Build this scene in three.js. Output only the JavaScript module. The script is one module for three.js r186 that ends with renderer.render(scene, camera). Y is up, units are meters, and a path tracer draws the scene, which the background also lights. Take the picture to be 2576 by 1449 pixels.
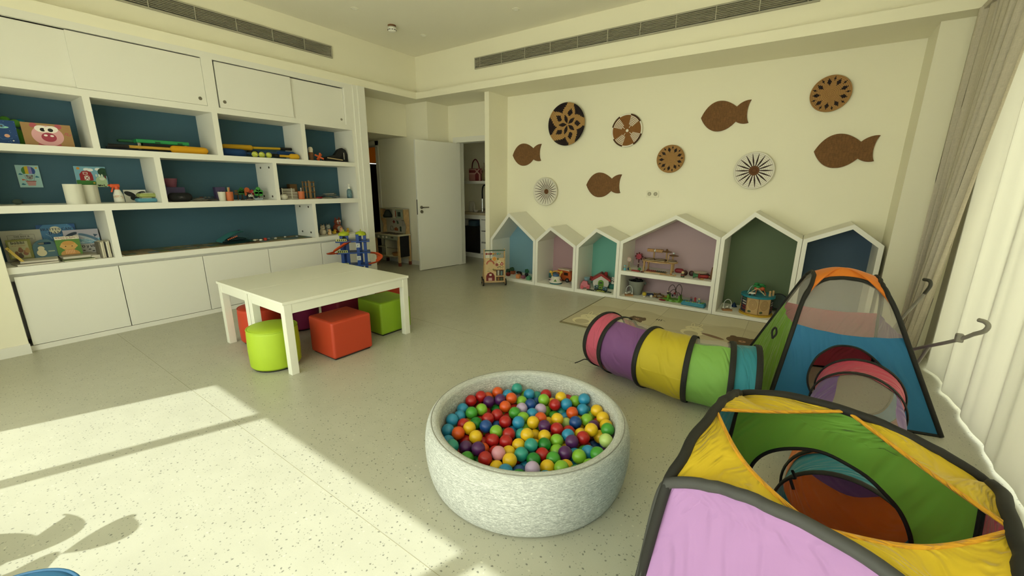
import * as THREE from 'three';
import { RoundedBoxGeometry } from 'three/addons/geometries/RoundedBoxGeometry.js';
import { mergeGeometries } from 'three/addons/utils/BufferGeometryUtils.js';

// ---------- camera, sky, sun, exposure ----------
const scene = new THREE.Scene();
const renderer = new THREE.WebGLRenderer({ antialias: true });
renderer.toneMapping = THREE.LinearToneMapping;
renderer.toneMappingExposure = 1.27;
renderer.shadowMap.enabled = true;
const camera = new THREE.PerspectiveCamera(70.157, 2576 / 1449, 0.05, 60);
camera.position.set(0, 1.4, 0);
camera.rotation.order = 'YXZ';
camera.rotation.set(-0.24477725, 0.61389538, 0.00830294);
scene.add(camera);
scene.background = new THREE.Color().setRGB(0.945, 1.0, 0.84);
scene.backgroundIntensity = 3.3;
const sun = new THREE.DirectionalLight(new THREE.Color().setRGB(0.95, 1.0, 0.93), 4.2);
sun.name = 'sun';
sun.position.set(-3.2 - 0.36 * 6, 7.27, 6); sun.target.position.set(-3.2, 0, 0);
sun.castShadow = true; sun.shadow.mapSize.set(2048, 2048); sun.shadow.radius = 1.3;
Object.assign(sun.shadow.camera, { left: -8, right: 8, top: 8, bottom: -8, near: 0.5, far: 30 });
scene.add(sun, sun.target);

// ---------- helpers ----------
const V = (x, y, z) => new THREE.Vector3(x, y, z);
let seed = 7;
const rnd = () => { seed = (seed * 1664525 + 1013904223) >>> 0; return seed / 4294967296; };
const rr = (a, b) => a + (b - a) * rnd();
const used = {};
const numbered = (n) => { const k = used[n] = (used[n] ?? -1) + 1; return k ? `${n}_${String(k).padStart(3, '0')}` : n; };
const lit = (m) => { m.castShadow = m.receiveShadow = true; return m; };
function tag(o, label, category, group) { o.userData.label = label; o.userData.category = category; if (group) o.userData.group = group; return o; }
function thing(name, label, category, pos = [0, 0, 0], turn = 0, group) {
  const g = new THREE.Group(); g.name = numbered(name); g.position.set(...pos); g.rotation.y = turn; scene.add(g); return tag(g, label, category, group);
}
function part(parent, name, geo, mat, pos, rot, label) {
  const m = lit(new THREE.Mesh(geo, mat)); m.name = name; if (pos) m.position.set(...pos); if (rot) m.rotation.set(...rot);
  if (label) m.userData.label = label; parent.add(m); return m;
}
function one(name, label, category, geo, mat, pos, rot, group) {
  const m = lit(new THREE.Mesh(geo, mat)); m.name = numbered(name); if (pos) m.position.set(...pos); if (rot) m.rotation.set(...rot); scene.add(m); return tag(m, label, category, group);
}
function copyOf(root, pos, turn, label) { const c = root.clone(); c.name = numbered(root.name); c.userData = { ...root.userData }; if (label) c.userData.label = label; c.position.set(...pos); if (turn !== undefined) c.rotation.y = turn; scene.add(c); return c; }
function struct(name, geo, mat, pos, label) {
  const m = lit(new THREE.Mesh(geo, mat)); m.name = name; if (pos) m.position.set(...pos); m.userData.kind = 'structure'; if (label) m.userData.label = label; scene.add(m); return m;
}
// uv in metres from position and the main direction of the normal
function uvm(g) {
  const p = g.attributes.position, n = g.attributes.normal, uv = new Float32Array(p.count * 2);
  for (let i = 0; i < p.count; i++) {
    const ax = Math.abs(n.getX(i)), ay = Math.abs(n.getY(i)), az = Math.abs(n.getZ(i));
    uv[2 * i] = ax >= ay && ax >= az ? p.getZ(i) : p.getX(i); uv[2 * i + 1] = ay > ax && ay >= az ? p.getZ(i) : p.getY(i);
  }
  return g.setAttribute('uv', new THREE.BufferAttribute(uv, 2));
}
const bx = (w, h, d, r = 0) => uvm(r ? new RoundedBoxGeometry(w, h, d, 2, Math.min(r, w / 2.01, h / 2.01, d / 2.01)) : new THREE.BoxGeometry(w, h, d));
const span = (x0, x1, y0, y1, z0, z1, r = 0) => bx(Math.abs(x1 - x0), Math.abs(y1 - y0), Math.abs(z1 - z0), r).translate((x0 + x1) / 2, (y0 + y1) / 2, (z0 + z1) / 2);
const cyl = (r0, r1, h, n = 24) => new THREE.CylinderGeometry(r0, r1, h, n);
const sph = (r, a = 20, b = 14) => new THREE.SphereGeometry(r, a, b);
const tube = (pts, r, seg = 24, closed = false, rad = 8) => new THREE.TubeGeometry(new THREE.CatmullRomCurve3(pts, closed, 'centripetal'), seg, r, rad, closed);
const bar = (a, b, r, n = 8) => { const d = b.clone().sub(a), g = new THREE.CylinderGeometry(r, r, d.length(), n); g.applyQuaternion(new THREE.Quaternion().setFromUnitVectors(V(0, 1, 0), d.clone().normalize())); return g.translate((a.x + b.x) / 2, (a.y + b.y) / 2, (a.z + b.z) / 2); };
const lathe = (pts, n = 32) => new THREE.LatheGeometry(pts.map(([r, y]) => new THREE.Vector2(r, y)), n);
const merge = (list) => mergeGeometries(list.map((g) => { const q = g.index ? g.toNonIndexed() : g.clone(); for (const k of Object.keys(q.attributes)) if (!['position', 'normal', 'uv'].includes(k)) q.deleteAttribute(k); return q; }));
const shp = (pts) => { const s = new THREE.Shape(); pts.forEach(([x, y], i) => i ? s.lineTo(x, y) : s.moveTo(x, y)); return s; };
const ext = (shape, depth, bevel = 0, seg = 12) => new THREE.ExtrudeGeometry(shape, { depth, bevelEnabled: bevel > 0, bevelSize: bevel, bevelThickness: bevel, bevelSegments: 2, curveSegments: seg });
// surface from a function of u, v in 0..1
function surf(f, nu, nv) {
  const pos = [], uv = [], idx = [];
  for (let j = 0; j <= nv; j++) for (let i = 0; i <= nu; i++) { const p = f(i / nu, j / nv); pos.push(p.x, p.y, p.z); uv.push(i / nu, j / nv); }
  for (let j = 0; j < nv; j++) for (let i = 0; i < nu; i++) { const a = j * (nu + 1) + i, b = a + 1, c = a + nu + 1, d = c + 1; idx.push(a, b, d, a, d, c); }
  const g = new THREE.BufferGeometry(); g.setAttribute('position', new THREE.Float32BufferAttribute(pos, 3)); g.setAttribute('uv', new THREE.Float32BufferAttribute(uv, 2)); g.setIndex(idx); g.computeVertexNormals(); return g;
}
const lerp = (a, b, t) => a.clone().lerp(b, t);
const hash = (x, y) => { const s = Math.sin(x * 127.1 + y * 311.7) * 43758.5453; return s - Math.floor(s); };
function vnoise(x, y, per) { const x0 = Math.floor(x), y0 = Math.floor(y), fx = x - x0, fy = y - y0, w = (i, n) => ((i % n) + n) % n, h = (i, j) => hash(w(i, per), w(j, per)), sx = fx * fx * (3 - 2 * fx), sy = fy * fy * (3 - 2 * fy);
  return (h(x0, y0) * (1 - sx) + h(x0 + 1, y0) * sx) * (1 - sy) + (h(x0, y0 + 1) * (1 - sx) + h(x0 + 1, y0 + 1) * sx) * sy; }
function dataTex(n, f, metres, srgb = true) {
  const d = new Uint8Array(n * n * 4);
  for (let y = 0; y < n; y++) for (let x = 0; x < n; x++) { const c = f(x, y, n); d.set([c[0], c[1], c[2], 255], (y * n + x) * 4); }
  const t = new THREE.DataTexture(d, n, n); t.wrapS = t.wrapT = THREE.RepeatWrapping; t.magFilter = THREE.LinearFilter; t.minFilter = THREE.LinearFilter; if (srgb) t.colorSpace = THREE.SRGBColorSpace; t.repeat.set(1 / metres, 1 / metres); t.needsUpdate = true; return t;
}
function canvasTex(w, h, draw) {
  const c = document.createElement('canvas'); c.width = w; c.height = h; const g = c.getContext('2d'); draw(g, w, h);
  const t = new THREE.CanvasTexture(c); t.colorSpace = THREE.SRGBColorSpace; t.magFilter = THREE.LinearFilter; return t;
}
const mats = {};
function M(hex, rough = 0.6, extra) { const k = hex + '|' + rough + JSON.stringify(extra ?? 0); return mats[k] ??= new THREE.MeshStandardMaterial({ color: hex, roughness: rough, ...extra }); }
const MP = (o) => new THREE.MeshPhysicalMaterial(o);
const print = (t, rough = 0.7) => new THREE.MeshStandardMaterial({ map: t, roughness: rough });
const ell = (g, x, y, a, b, c, rot = 0) => { g.fillStyle = c; g.beginPath(); g.ellipse(x, y, a, b, rot, 0, 7); g.fill(); };
const poly = (g, pts, c) => { g.fillStyle = c; g.beginPath(); pts.forEach(([x, y], i) => i ? g.lineTo(x, y) : g.moveTo(x, y)); g.closePath(); g.fill(); };
const line = (g, pts, c, w) => { g.strokeStyle = c; g.lineWidth = w; g.lineJoin = g.lineCap = 'round'; g.beginPath(); pts.forEach(([x, y], i) => i ? g.lineTo(x, y) : g.moveTo(x, y)); g.stroke(); };
const word = (g, s, x, y, size, c, font = 'bold', fam = 'sans-serif') => { g.fillStyle = c; g.font = `${font} ${size}px ${fam}`; g.textAlign = 'center'; g.textBaseline = 'middle'; g.fillText(s, x, y); };

// ---------- shared materials ----------
const plasterTex = dataTex(256, (x, y) => { const v = 200 + 30 * vnoise(x / 4, y / 4, 64) + 25 * hash(x, y); return [v, v, v]; }, 0.5, false);
const wallM = new THREE.MeshStandardMaterial({ color: new THREE.Color().setRGB(0.90, 0.86, 0.675), roughness: 0.92, bumpMap: plasterTex, bumpScale: 0.0006 });
const whiteM = new THREE.MeshStandardMaterial({ color: new THREE.Color().setRGB(0.82, 0.805, 0.72), roughness: 0.55 });
const ceilM = new THREE.MeshStandardMaterial({ color: new THREE.Color().setRGB(0.93, 0.89, 0.74), roughness: 0.95, bumpMap: plasterTex, bumpScale: 0.0005 });
const black = M('#0c0c0c', 0.7), steel = new THREE.MeshStandardMaterial({ color: '#9a968a', roughness: 0.35, metalness: 0.9 }), chrome = new THREE.MeshStandardMaterial({ color: '#d5d5d5', roughness: 0.15, metalness: 1 });
const grainTex = dataTex(256, (x, y) => { const v = 175 + 55 * vnoise(x / 3, y / 42, 256) + 20 * hash(x, y >> 3); return [v, v * 0.97, v * 0.93]; }, 0.25);
const woodM = (hex) => mats['wood' + hex] ??= new THREE.MeshStandardMaterial({ color: hex, roughness: 0.6, map: grainTex });
const birch = woodM('#e6c48e'), oak = woodM('#c89a5c'), darkwood = woodM('#8a5f38');
const floorTex = dataTex(1024, (x, y, n) => {
  let c = [179, 177, 158]; const soft = 5 * (vnoise(x / 40, y / 40, 26) - 0.5) + 4 * (hash(x, y) - 0.5);
  for (const [cell, r0, dens, dark] of [[16, 3.0, 0.24, 1], [8, 1.7, 0.22, 0.7], [21, 3.6, 0.1, -0.5]]) {
    const per = Math.floor(n / cell), cx = Math.floor(x / cell), cy = Math.floor(y / cell); if (cx >= per || cy >= per) continue;
    const h = hash(cx + cell * 31, cy + 7 * cell); if (h > dens) continue;
    const px = (cx + 0.25 + 0.5 * hash(cx + 3, cy + cell)) * cell, py = (cy + 0.25 + 0.5 * hash(cx + cell, cy + 9)) * cell, a = h * 40, dx = (x - px) * Math.cos(a) + (y - py) * Math.sin(a), dy = (y - py) * Math.cos(a) - (x - px) * Math.sin(a);
    if (dx * dx + dy * dy * 2.2 < r0 * r0 * (0.3 + h / dens * 0.7)) { const k = dark > 0 ? 62 * dark : -18; c = [c[0] - k, c[1] - k * 0.98, c[2] - k * 0.86]; }
  }
  return c.map((v) => Math.max(0, Math.min(255, v + soft)));
}, 1.7);
const floorM = new THREE.MeshStandardMaterial({ map: floorTex, roughness: 0.34 });
// ---------- the room ----------
const CH = 3.33, SB = 2.687, ST = 2.78;   // ceiling, underside and top of the soffit lip
const fl = struct('floor', span(-8.2, 1.3, -0.2, 0, 1.05, -7.2), floorM, null, 'cream speckled vinyl floor');
for (const [x0, z0, x1, z1] of [[-5.19, -0.84, 0.9, -0.84], [-5.19, -2.84, 0.9, -2.84]]) part(fl, 'weld_seam', bar(V(x0, -0.0006, z0), V(x1, -0.0006, z1), 0.0016, 6), M('#8f8a70', 0.7));
struct('ceiling', span(-5.6, 1.3, CH, CH + 0.2, 1.05, -5.2), ceilM);
// upper walls behind the lip, and the two soffits
struct('wall_left_upper', merge([span(-5.335, -5.7, SB + 0.061, 2.996, 1.05, -5.2), span(-5.335, -5.7, 3.116, CH + 0.1, 1.05, -5.2), span(-5.335, -5.7, 2.996, 3.116, 1.05, 0), span(-5.335, -5.7, 2.996, 3.116, -3.45, -5.2)]), wallM);
struct('wall_back_upper', merge([span(-5.334, 1.3, SB + 0.061, 2.997, -4.89, -5.25), span(-5.334, 1.3, 3.117, CH + 0.1, -4.89, -5.25), span(-5.334, -4.1, 2.997, 3.117, -4.89, -5.25), span(-0.18, 1.3, 2.997, 3.117, -4.89, -5.25)]), wallM);
struct('trim_1', span(-5.195, -5.34, SB, ST, 1.05, -4.752), wallM, null, 'lip of the dropped soffit over the shelving');
struct('trim_2', span(-5.34, 1.29, SB, ST, -4.75, -4.895), wallM, null, 'lip of the dropped soffit along the fish wall');
struct('ceiling_soffit_left', span(-5.338, -8.2, SB + 0.0008, SB + 0.06, 1.05, -4.893), wallM);
struct('ceiling_soffit_back', span(-8.2, 1.3, SB + 0.0008, SB + 0.06, -4.893, -7.2), wallM);
// the fish wall and its recess
struct('wall_back', span(-3.975, 0.65, 0, SB, -5.39, -5.6), wallM);
struct('wall_back_fin', span(-3.985, -3.905, 0, SB, -4.935, -5.6), wallM);
struct('wall_back_column', span(0.65, 1.3, 0, SB, -4.945, -5.6), wallM);
// niche: passage to the left, column corner, door wall
struct('wall_passage_header', span(-5.69, -5.9, 2.18, SB, -3.788, -4.954), wallM);
{ const w = struct('wall_passage', merge([span(-5.189, -6.46, 0, SB, -4.955, -5.45), span(-6.46, -8.2, 2.16, SB, -4.955, -5.15), span(-7.4, -8.2, 0, 2.16, -4.955, -5.15)]), wallM); part(w, 'baseboard', span(-5.19, -6.44, 0, 0.08, -4.945, -4.956), whiteM); }
struct('wall_column', span(-5.186, -5.189, 0, SB, -4.957, -5.445), wallM);
struct('wall_door', merge([span(-5.19, -5.02, 0, SB, -5.44, -5.6), span(-5.02, -3.975, 2.18, SB, -5.44, -5.6)]), wallM);
struct('ceiling_passage', span(-5.9, -8.2, 2.1805, 2.3, -3.788, -4.954), wallM);
struct('wall_passage_end', merge([span(-8.2, -8.3, 0, 1.842, -3.6, -7.2), span(-8.2, -8.3, 2.34, SB, -3.6, -7.2), span(-8.2, -8.3, 1.842, 2.34, -3.6, -5.68), span(-8.2, -8.3, 1.842, 2.34, -6.42, -7.2)]), wallM);
struct('wall_shelf_end', span(-5.2, -8.2, 0, SB, -3.6, -3.787), wallM);
struct('wall_left', span(-5.64, -5.9, 0, SB, -3.6, -0.29), wallM);
// pillar left of the shelves
struct('wall_left_pillar', span(-5.15, -5.64, 0, SB, -0.295, -0.12), wallM);
struct('baseboard_left', span(-5.135, -5.16, 0, 0.085, -0.3, -0.11), whiteM);
struct('wall_left_near', span(-5.32, -5.6, 0, SB, -0.12, 1.05), wallM);
// right wall behind the curtains, far rooms
struct('wall_right', merge([span(1.08, 1.3, 2.45, CH, 1.05, -4.944), span(1.08, 1.3, 0, 2.45, -4.5, -4.944), span(1.08, 1.3, 0, 2.45, 0.2, 1.05)]), wallM);
struct('wall_far', span(-8.3, 1.3, 0, SB, -7.2, -7.3), wallM);
struct('wall_nook_left', span(-5.68, -5.76, 0, SB, -5.6, -7.2), wallM);
struct('wall_nook_right', span(-3.9, -3.8, 0, SB, -5.6, -7.2), wallM);
// window wall behind the camera: full-height glazing from the left pillar to x = -0.45
const WZ = 0.9, WT = 2.44;
struct('wall_front', merge([span(-5.6, 1.3, WT, CH, WZ, WZ + 0.15), span(-5.6, -4.0, 0, WT, WZ, WZ + 0.15), span(0.62, 1.3, 0, WT, WZ, WZ + 0.15)]), wallM);
{
  const alu = M('#e9e7dc', 0.4), glass = MP({ color: '#ffffff', transmission: 1, roughness: 0, thickness: 0, ior: 1.45 });
  const mull = [[-4.0, -3.27], [-3.27, -1.555], [-1.555, 0.62]];
  mull.forEach(([a, b], i) => {
    const w = new THREE.Group(); w.name = `window_${i + 1}`; w.userData.kind = 'structure'; w.position.set((a + b) / 2, 0, WZ + 0.06); scene.add(w); const W = b - a;
    part(w, 'jamb', span(-W / 2, -W / 2 + 0.035, 0, WT, -0.03, 0.03), alu); part(w, 'jamb', span(W / 2 - 0.035, W / 2, 0, WT, -0.03, 0.03), alu);
    part(w, 'head', span(-W / 2, W / 2, WT - 0.04, WT, -0.03, 0.03), alu); part(w, 'sill', span(-W / 2, W / 2, 0, 0.04, -0.03, 0.03), alu);
    part(w, 'pane', span(-W / 2 + 0.03, W / 2 - 0.03, 0.04, WT - 0.04, -0.004, 0.004), glass);
  });
}
{ const alu = M('#e9e7dc', 0.4), glass = MP({ color: '#ffffff', transmission: 1, roughness: 0, thickness: 0, ior: 1.45 });
  [[-4.5, -2.9], [-2.9, -1.35], [-1.35, 0.2]].forEach(([a, b], i) => { const w = new THREE.Group(); w.name = `window_${i + 4}`; w.userData.kind = 'structure'; w.position.set(1.16, 0, (a + b) / 2); scene.add(w); const W = b - a;
    for (const s of [-1, 1]) part(w, 'jamb', span(-0.03, 0.03, 0, 2.45, s * W / 2, s * (W / 2 - 0.04)), alu); part(w, 'head', span(-0.03, 0.03, 2.4, 2.45, -W / 2 + 0.04, W / 2 - 0.04), alu); part(w, 'sill', span(-0.03, 0.03, 0, 0.05, -W / 2 + 0.04, W / 2 - 0.04), alu);
    part(w, 'pane', span(-0.004, 0.004, 0.05, 2.4, -W / 2 + 0.04, W / 2 - 0.04), glass); }); }
struct('terrace', merge([span(-14, 12, -0.25, -0.05, 1.05, 14), span(1.3, 12, -0.25, -0.05, -8, 1.05)]), M('#efeadb', 0.9), null, 'pale stone terrace outside the windows');

// ---------- ceiling fittings ----------
function grille(label, L, pos, turn) {
  const g = thing('air_grille', label, 'vent', pos, turn), h = 0.125, fm = M('#a8a390', 0.5), slatM = M('#a8a390', 0.5);
  part(g, 'duct_back', span(0, L, -h / 2, h / 2, -0.34, -0.33), M('#a3a39d', 0.5));
  for (const y of [-h / 2 - 0.004, h / 2 + 0.004]) part(g, 'frame_rail', span(-0.008, L + 0.008, y - 0.007, y + 0.007, 0, 0.02), fm);
  for (const x of [0, L]) part(g, 'frame_end', span(x - 0.008, x + 0.008, -h / 2, h / 2, 0, 0.02), fm);
  for (let k = 0; k < 7; k++) part(g, 'slat', bx(L, 0.0028, 0.012), slatM, [L / 2, -h / 2 + 0.018 + k * 0.0150, 0.013], [-0.25, 0, 0]);
  for (let x = 0.09; x < L; x += 0.375) part(g, 'bar', span(x - 0.004, x + 0.004, -h / 2, h / 2, 0.014, 0.021), fm);
}
grille('long linear air grille above the fish wall', 3.92, [-4.10, 3.057, -4.889], 0);
grille('long linear air grille above the shelving unit', 3.45, [-5.334, 3.056, 0.0], Math.PI / 2);
for (const [x, z, l] of [[-4.51, -3.26, 'small recessed ceiling spotlight towards the shelving side'], [-3.01, -4.3, 'small recessed ceiling spotlight above the fish wall'], [-4.5, -4.295, 'small recessed ceiling spotlight nearest the inner corner']]) {
  const s = thing('recessed_spotlight', l, 'spotlight', [x, CH, z], 0, 'recessed ceiling spots');
  part(s, 'ring', new THREE.TorusGeometry(0.037, 0.006, 8, 28), M('#e8e4cf', 0.4), [0, -0.001, 0], [Math.PI / 2, 0, 0]); part(s, 'lens', cyl(0.033, 0.033, 0.006), M('#fffdf0', 0.3), [0, -0.002, 0]);
}
{ const s = thing('smoke_detector', 'white round smoke detector on the ceiling', 'smoke detector', [-4.57, CH, -3.83]);
  part(s, 'base', cyl(0.05, 0.05, 0.022), darkwood, [0, -0.011, 0]); part(s, 'body', lathe([[0, -0.075], [0.034, -0.073], [0.05, -0.06], [0.052, -0.022], [0, -0.022]]), M('#f3f1e6', 0.4));
  for (let k = 0; k < 10; k++) { const a = k * Math.PI / 5; part(s, 'vent_slot', bx(0.022, 0.007, 0.004), black, [0.0515 * Math.cos(a), -0.056, 0.0515 * Math.sin(a)], [0, Math.PI / 2 - a, 0]); } }

// ---------- built-in shelving unit on the left wall ----------
const SX = -5.195, SBK = -5.628, blueM = new THREE.MeshStandardMaterial({ color: new THREE.Color().setRGB(0.04, 0.105, 0.15), roughness: 0.7 });
{
  const u = thing('shelving_unit', 'built-in white shelving wall with blue backs, doors above and below', 'shelving', [0, 0, 0]);
  const zL = -0.3, zR = -3.575;
  part(u, 'back_panel', span(SBK, SBK - 0.012, 0.66, 2.17, zL, zR), blueM, null, null, 'blue painted back panel');
  const board = (y0, y1) => part(u, 'shelf_board', span(SX, SBK, y0, y1, zL, zR), whiteM);
  board(0.665, 0.72); board(1.151, 1.21); board(1.634, 1.69); board(2.111, 2.17);
  part(u, 'top_rail', span(SX, SX - 0.04, 2.627, SB, zL, zR), whiteM); part(u, 'top_panel', span(SX - 0.04, SBK, 2.66, SB, zL, zR), whiteM);
  const div = (y0, y1, z0, z1) => { const d = part(u, 'divider', span(SX, SBK, y0, y1, z0, z1), whiteM); return d; };
  for (const [a, b] of [[-0.97, -1.017], [-1.927, -1.979], [-2.862, -2.915]]) div(1.69, 2.111, a, b);
  const dE = [[-1.377, -1.425], [-2.474, -2.517]].map(([a, b]) => div(1.21, 1.634, a, b));
  const dG = [[-0.951, -0.998], [-2.901, -2.944]].map(([a, b]) => div(0.72, 1.151, a, b));
  for (const [d, z, y0, y1] of [[dE[1], -2.474, 1.25, 1.585], [dG[1], -2.901, 0.78, 1.11]]) for (const x of [-5.29, -5.5]) for (const y of [y0, y1]) part(d, 'fitting_cap', cyl(0.012, 0.012, 0.006, 14), M('#3d3428', 0.6), [x, y, z + 0.002], [Math.PI / 2, 0, 0]);
  part(u, 'side_panel', span(SX, SBK, 0, SB, zL, zL + 0.03), whiteM);
  part(u, 'side_panel', span(SX, SBK, 0, SB, zR, zR - 0.05), whiteM);
  part(u, 'stile', span(SX + 0.012, SX - 0.06, 0, SB, -3.625, -3.69), whiteM); part(u, 'stile', span(SX + 0.024, SX - 0.06, 0, SB, -3.69, -3.80), whiteM);
  // upper sliding doors in two framed bays
  part(u, 'door_backing', span(-5.58, -5.59, 2.17, 2.66, zL, zR), whiteM);
  part(u, 'mid_stile', span(SX, SX - 0.1, 2.17, 2.627, -1.905, -2.005), whiteM);
  part(u, 'end_stile', span(SX, SX - 0.1, 2.17, 2.627, -3.5, zR), whiteM);
  const knob = (d, z, y) => part(d, 'finger_pull', cyl(0.017, 0.017, 0.008, 20), steel, [SX - 0.012, y, z], [0, 0, Math.PI / 2]);
  const door = (z0, z1, back) => part(u, 'sliding_door', span(SX - 0.008 - back, SX - 0.03 - back, 2.173, 2.617, z0, z1, 0.002), whiteM);
  knob(door(-0.955, -1.903, 0), -1.85, 2.235); door(-0.31, -0.965, 0.026); knob(door(-2.02, -2.80, 0), -2.07, 2.235); { const d = door(-2.78, -3.497, 0.026); part(d, 'finger_pull', cyl(0.015, 0.015, 0.006, 20), steel, [SX - 0.035, 2.235, -3.45], [0, 0, Math.PI / 2]); }
  // lower doors
  part(u, 'base_backing', span(-5.58, -5.59, 0.04, 0.665, zL, zR), whiteM); part(u, 'plinth', span(SX - 0.004, SX - 0.03, 0, 0.045, zL, zR), whiteM);
  const zs = [-0.318, -0.959, -1.63, -2.297, -2.965, -3.565];
  for (let i = 0; i < 5; i++) part(u, 'cabinet_door', span(SX, SX - 0.022, 0.05, 0.64, zs[i] - 0.003, zs[i + 1] + 0.003, 0.002), whiteM);
  part(u, 'grip_recess', span(SX - 0.05, SX - 0.06, 0.6, 0.665, zL, zR), whiteM);
}

// ---------- doors ----------
{
  const d = new THREE.Group(); d.name = 'door_1'; d.userData.kind = 'structure'; d.userData.label = 'white flush door standing open'; d.position.set(-5.0, 0, -5.5); scene.add(d);
  // local +x runs along the leaf from hinge to free edge
  d.rotation.y = Math.atan2(-0.877, -0.150);
  part(d, 'leaf', span(0, 0.885, 0.008, 2.085, -0.02, 0.02, 0.002), whiteM);
  for (const s of [1, -1]) { const h = part(d, 'handle', merge([cyl(0.026, 0.026, 0.012).rotateX(Math.PI / 2).translate(0.82, 1.045, s * 0.026), bar(V(0.82, 1.045, s * 0.02), V(0.82, 1.045, s * 0.055), 0.009), bar(V(0.828, 1.045, s * 0.055), V(0.70, 1.045, s * 0.055), 0.0095)]), steel); part(h, 'lock_rose', cyl(0.026, 0.026, 0.012).rotateX(Math.PI / 2), steel, [0.82, 0.975, s * 0.026]); }
  part(d, 'lock_plate', span(0.884, 0.887, 0.93, 1.17, -0.011, 0.011), M('#4a463c', 0.5));
  const f = new THREE.Group(); f.name = 'trim_3'; f.userData.kind = 'structure'; f.userData.label = 'white door casing'; scene.add(f);
  part(f, 'jamb', span(-5.075, -4.995, 0, 2.095, -5.425, -5.6), whiteM); part(f, 'jamb', span(-4.1, -3.98, 0, 2.095, -5.425, -5.6), whiteM); part(f, 'head', span(-5.075, -3.985, 2.095, 2.18, -5.42, -5.6), whiteM);
  const f2 = new THREE.Group(); f2.name = 'trim_4'; f2.userData.kind = 'structure'; f2.userData.label = 'white casing of the passage doorway'; scene.add(f2);
  part(f2, 'jamb', span(-6.46, -6.54, 0, 2.16, -4.94, -5.15), whiteM); part(f2, 'head', span(-6.46, -7.4, 2.08, 2.16, -4.94, -5.15), whiteM);
}
{ // dim room through the passage doorway, with a high window in its end wall
  struct('wall_dim_room', span(-5.77, -8.2, 0, SB, -6.6, -6.7), wallM);
  const b = thing('roller_blind', 'brown roller blind with daylight below it beyond the passage doorway', 'blind', [-8.185, 0, -6.05]);
  part(b, 'fabric', span(-0.002, 0.002, 1.866, 2.4, -0.4, 0.42), MP({ color: '#b0803c', roughness: 1, transmission: 0.3, thickness: 0 })); part(b, 'bottom_bar', bar(V(0, 1.868, -0.4), V(0, 1.868, 0.42), 0.006), M('#8a6a3c', 0.6)); part(b, 'roller', bar(V(0.01, 2.4, -0.41), V(0.01, 2.4, 0.43), 0.022, 14), M('#8a6a3c', 0.6));
  const c = thing('dark_cabinet', 'dark brown tall cabinet beyond the passage doorway', 'cabinet', [-8.0, 0, -6.05]); part(c, 'body', span(-0.18, 0.1, 0, 1.835, -0.5, 0.5), M('#33201a', 0.5)); for (const z of [-0.49, 0.005]) { const d = part(c, 'cabinet_door', span(0.1, 0.12, 0.05, 1.82, z, z + 0.485, 0.003), M('#33201a', 0.45)); part(d, 'handle', bar(V(0.14, 0.95, z + (z < 0 ? 0.44 : 0.04)), V(0.14, 1.1, z + (z < 0 ? 0.44 : 0.04)), 0.006), steel); }
}
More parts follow.
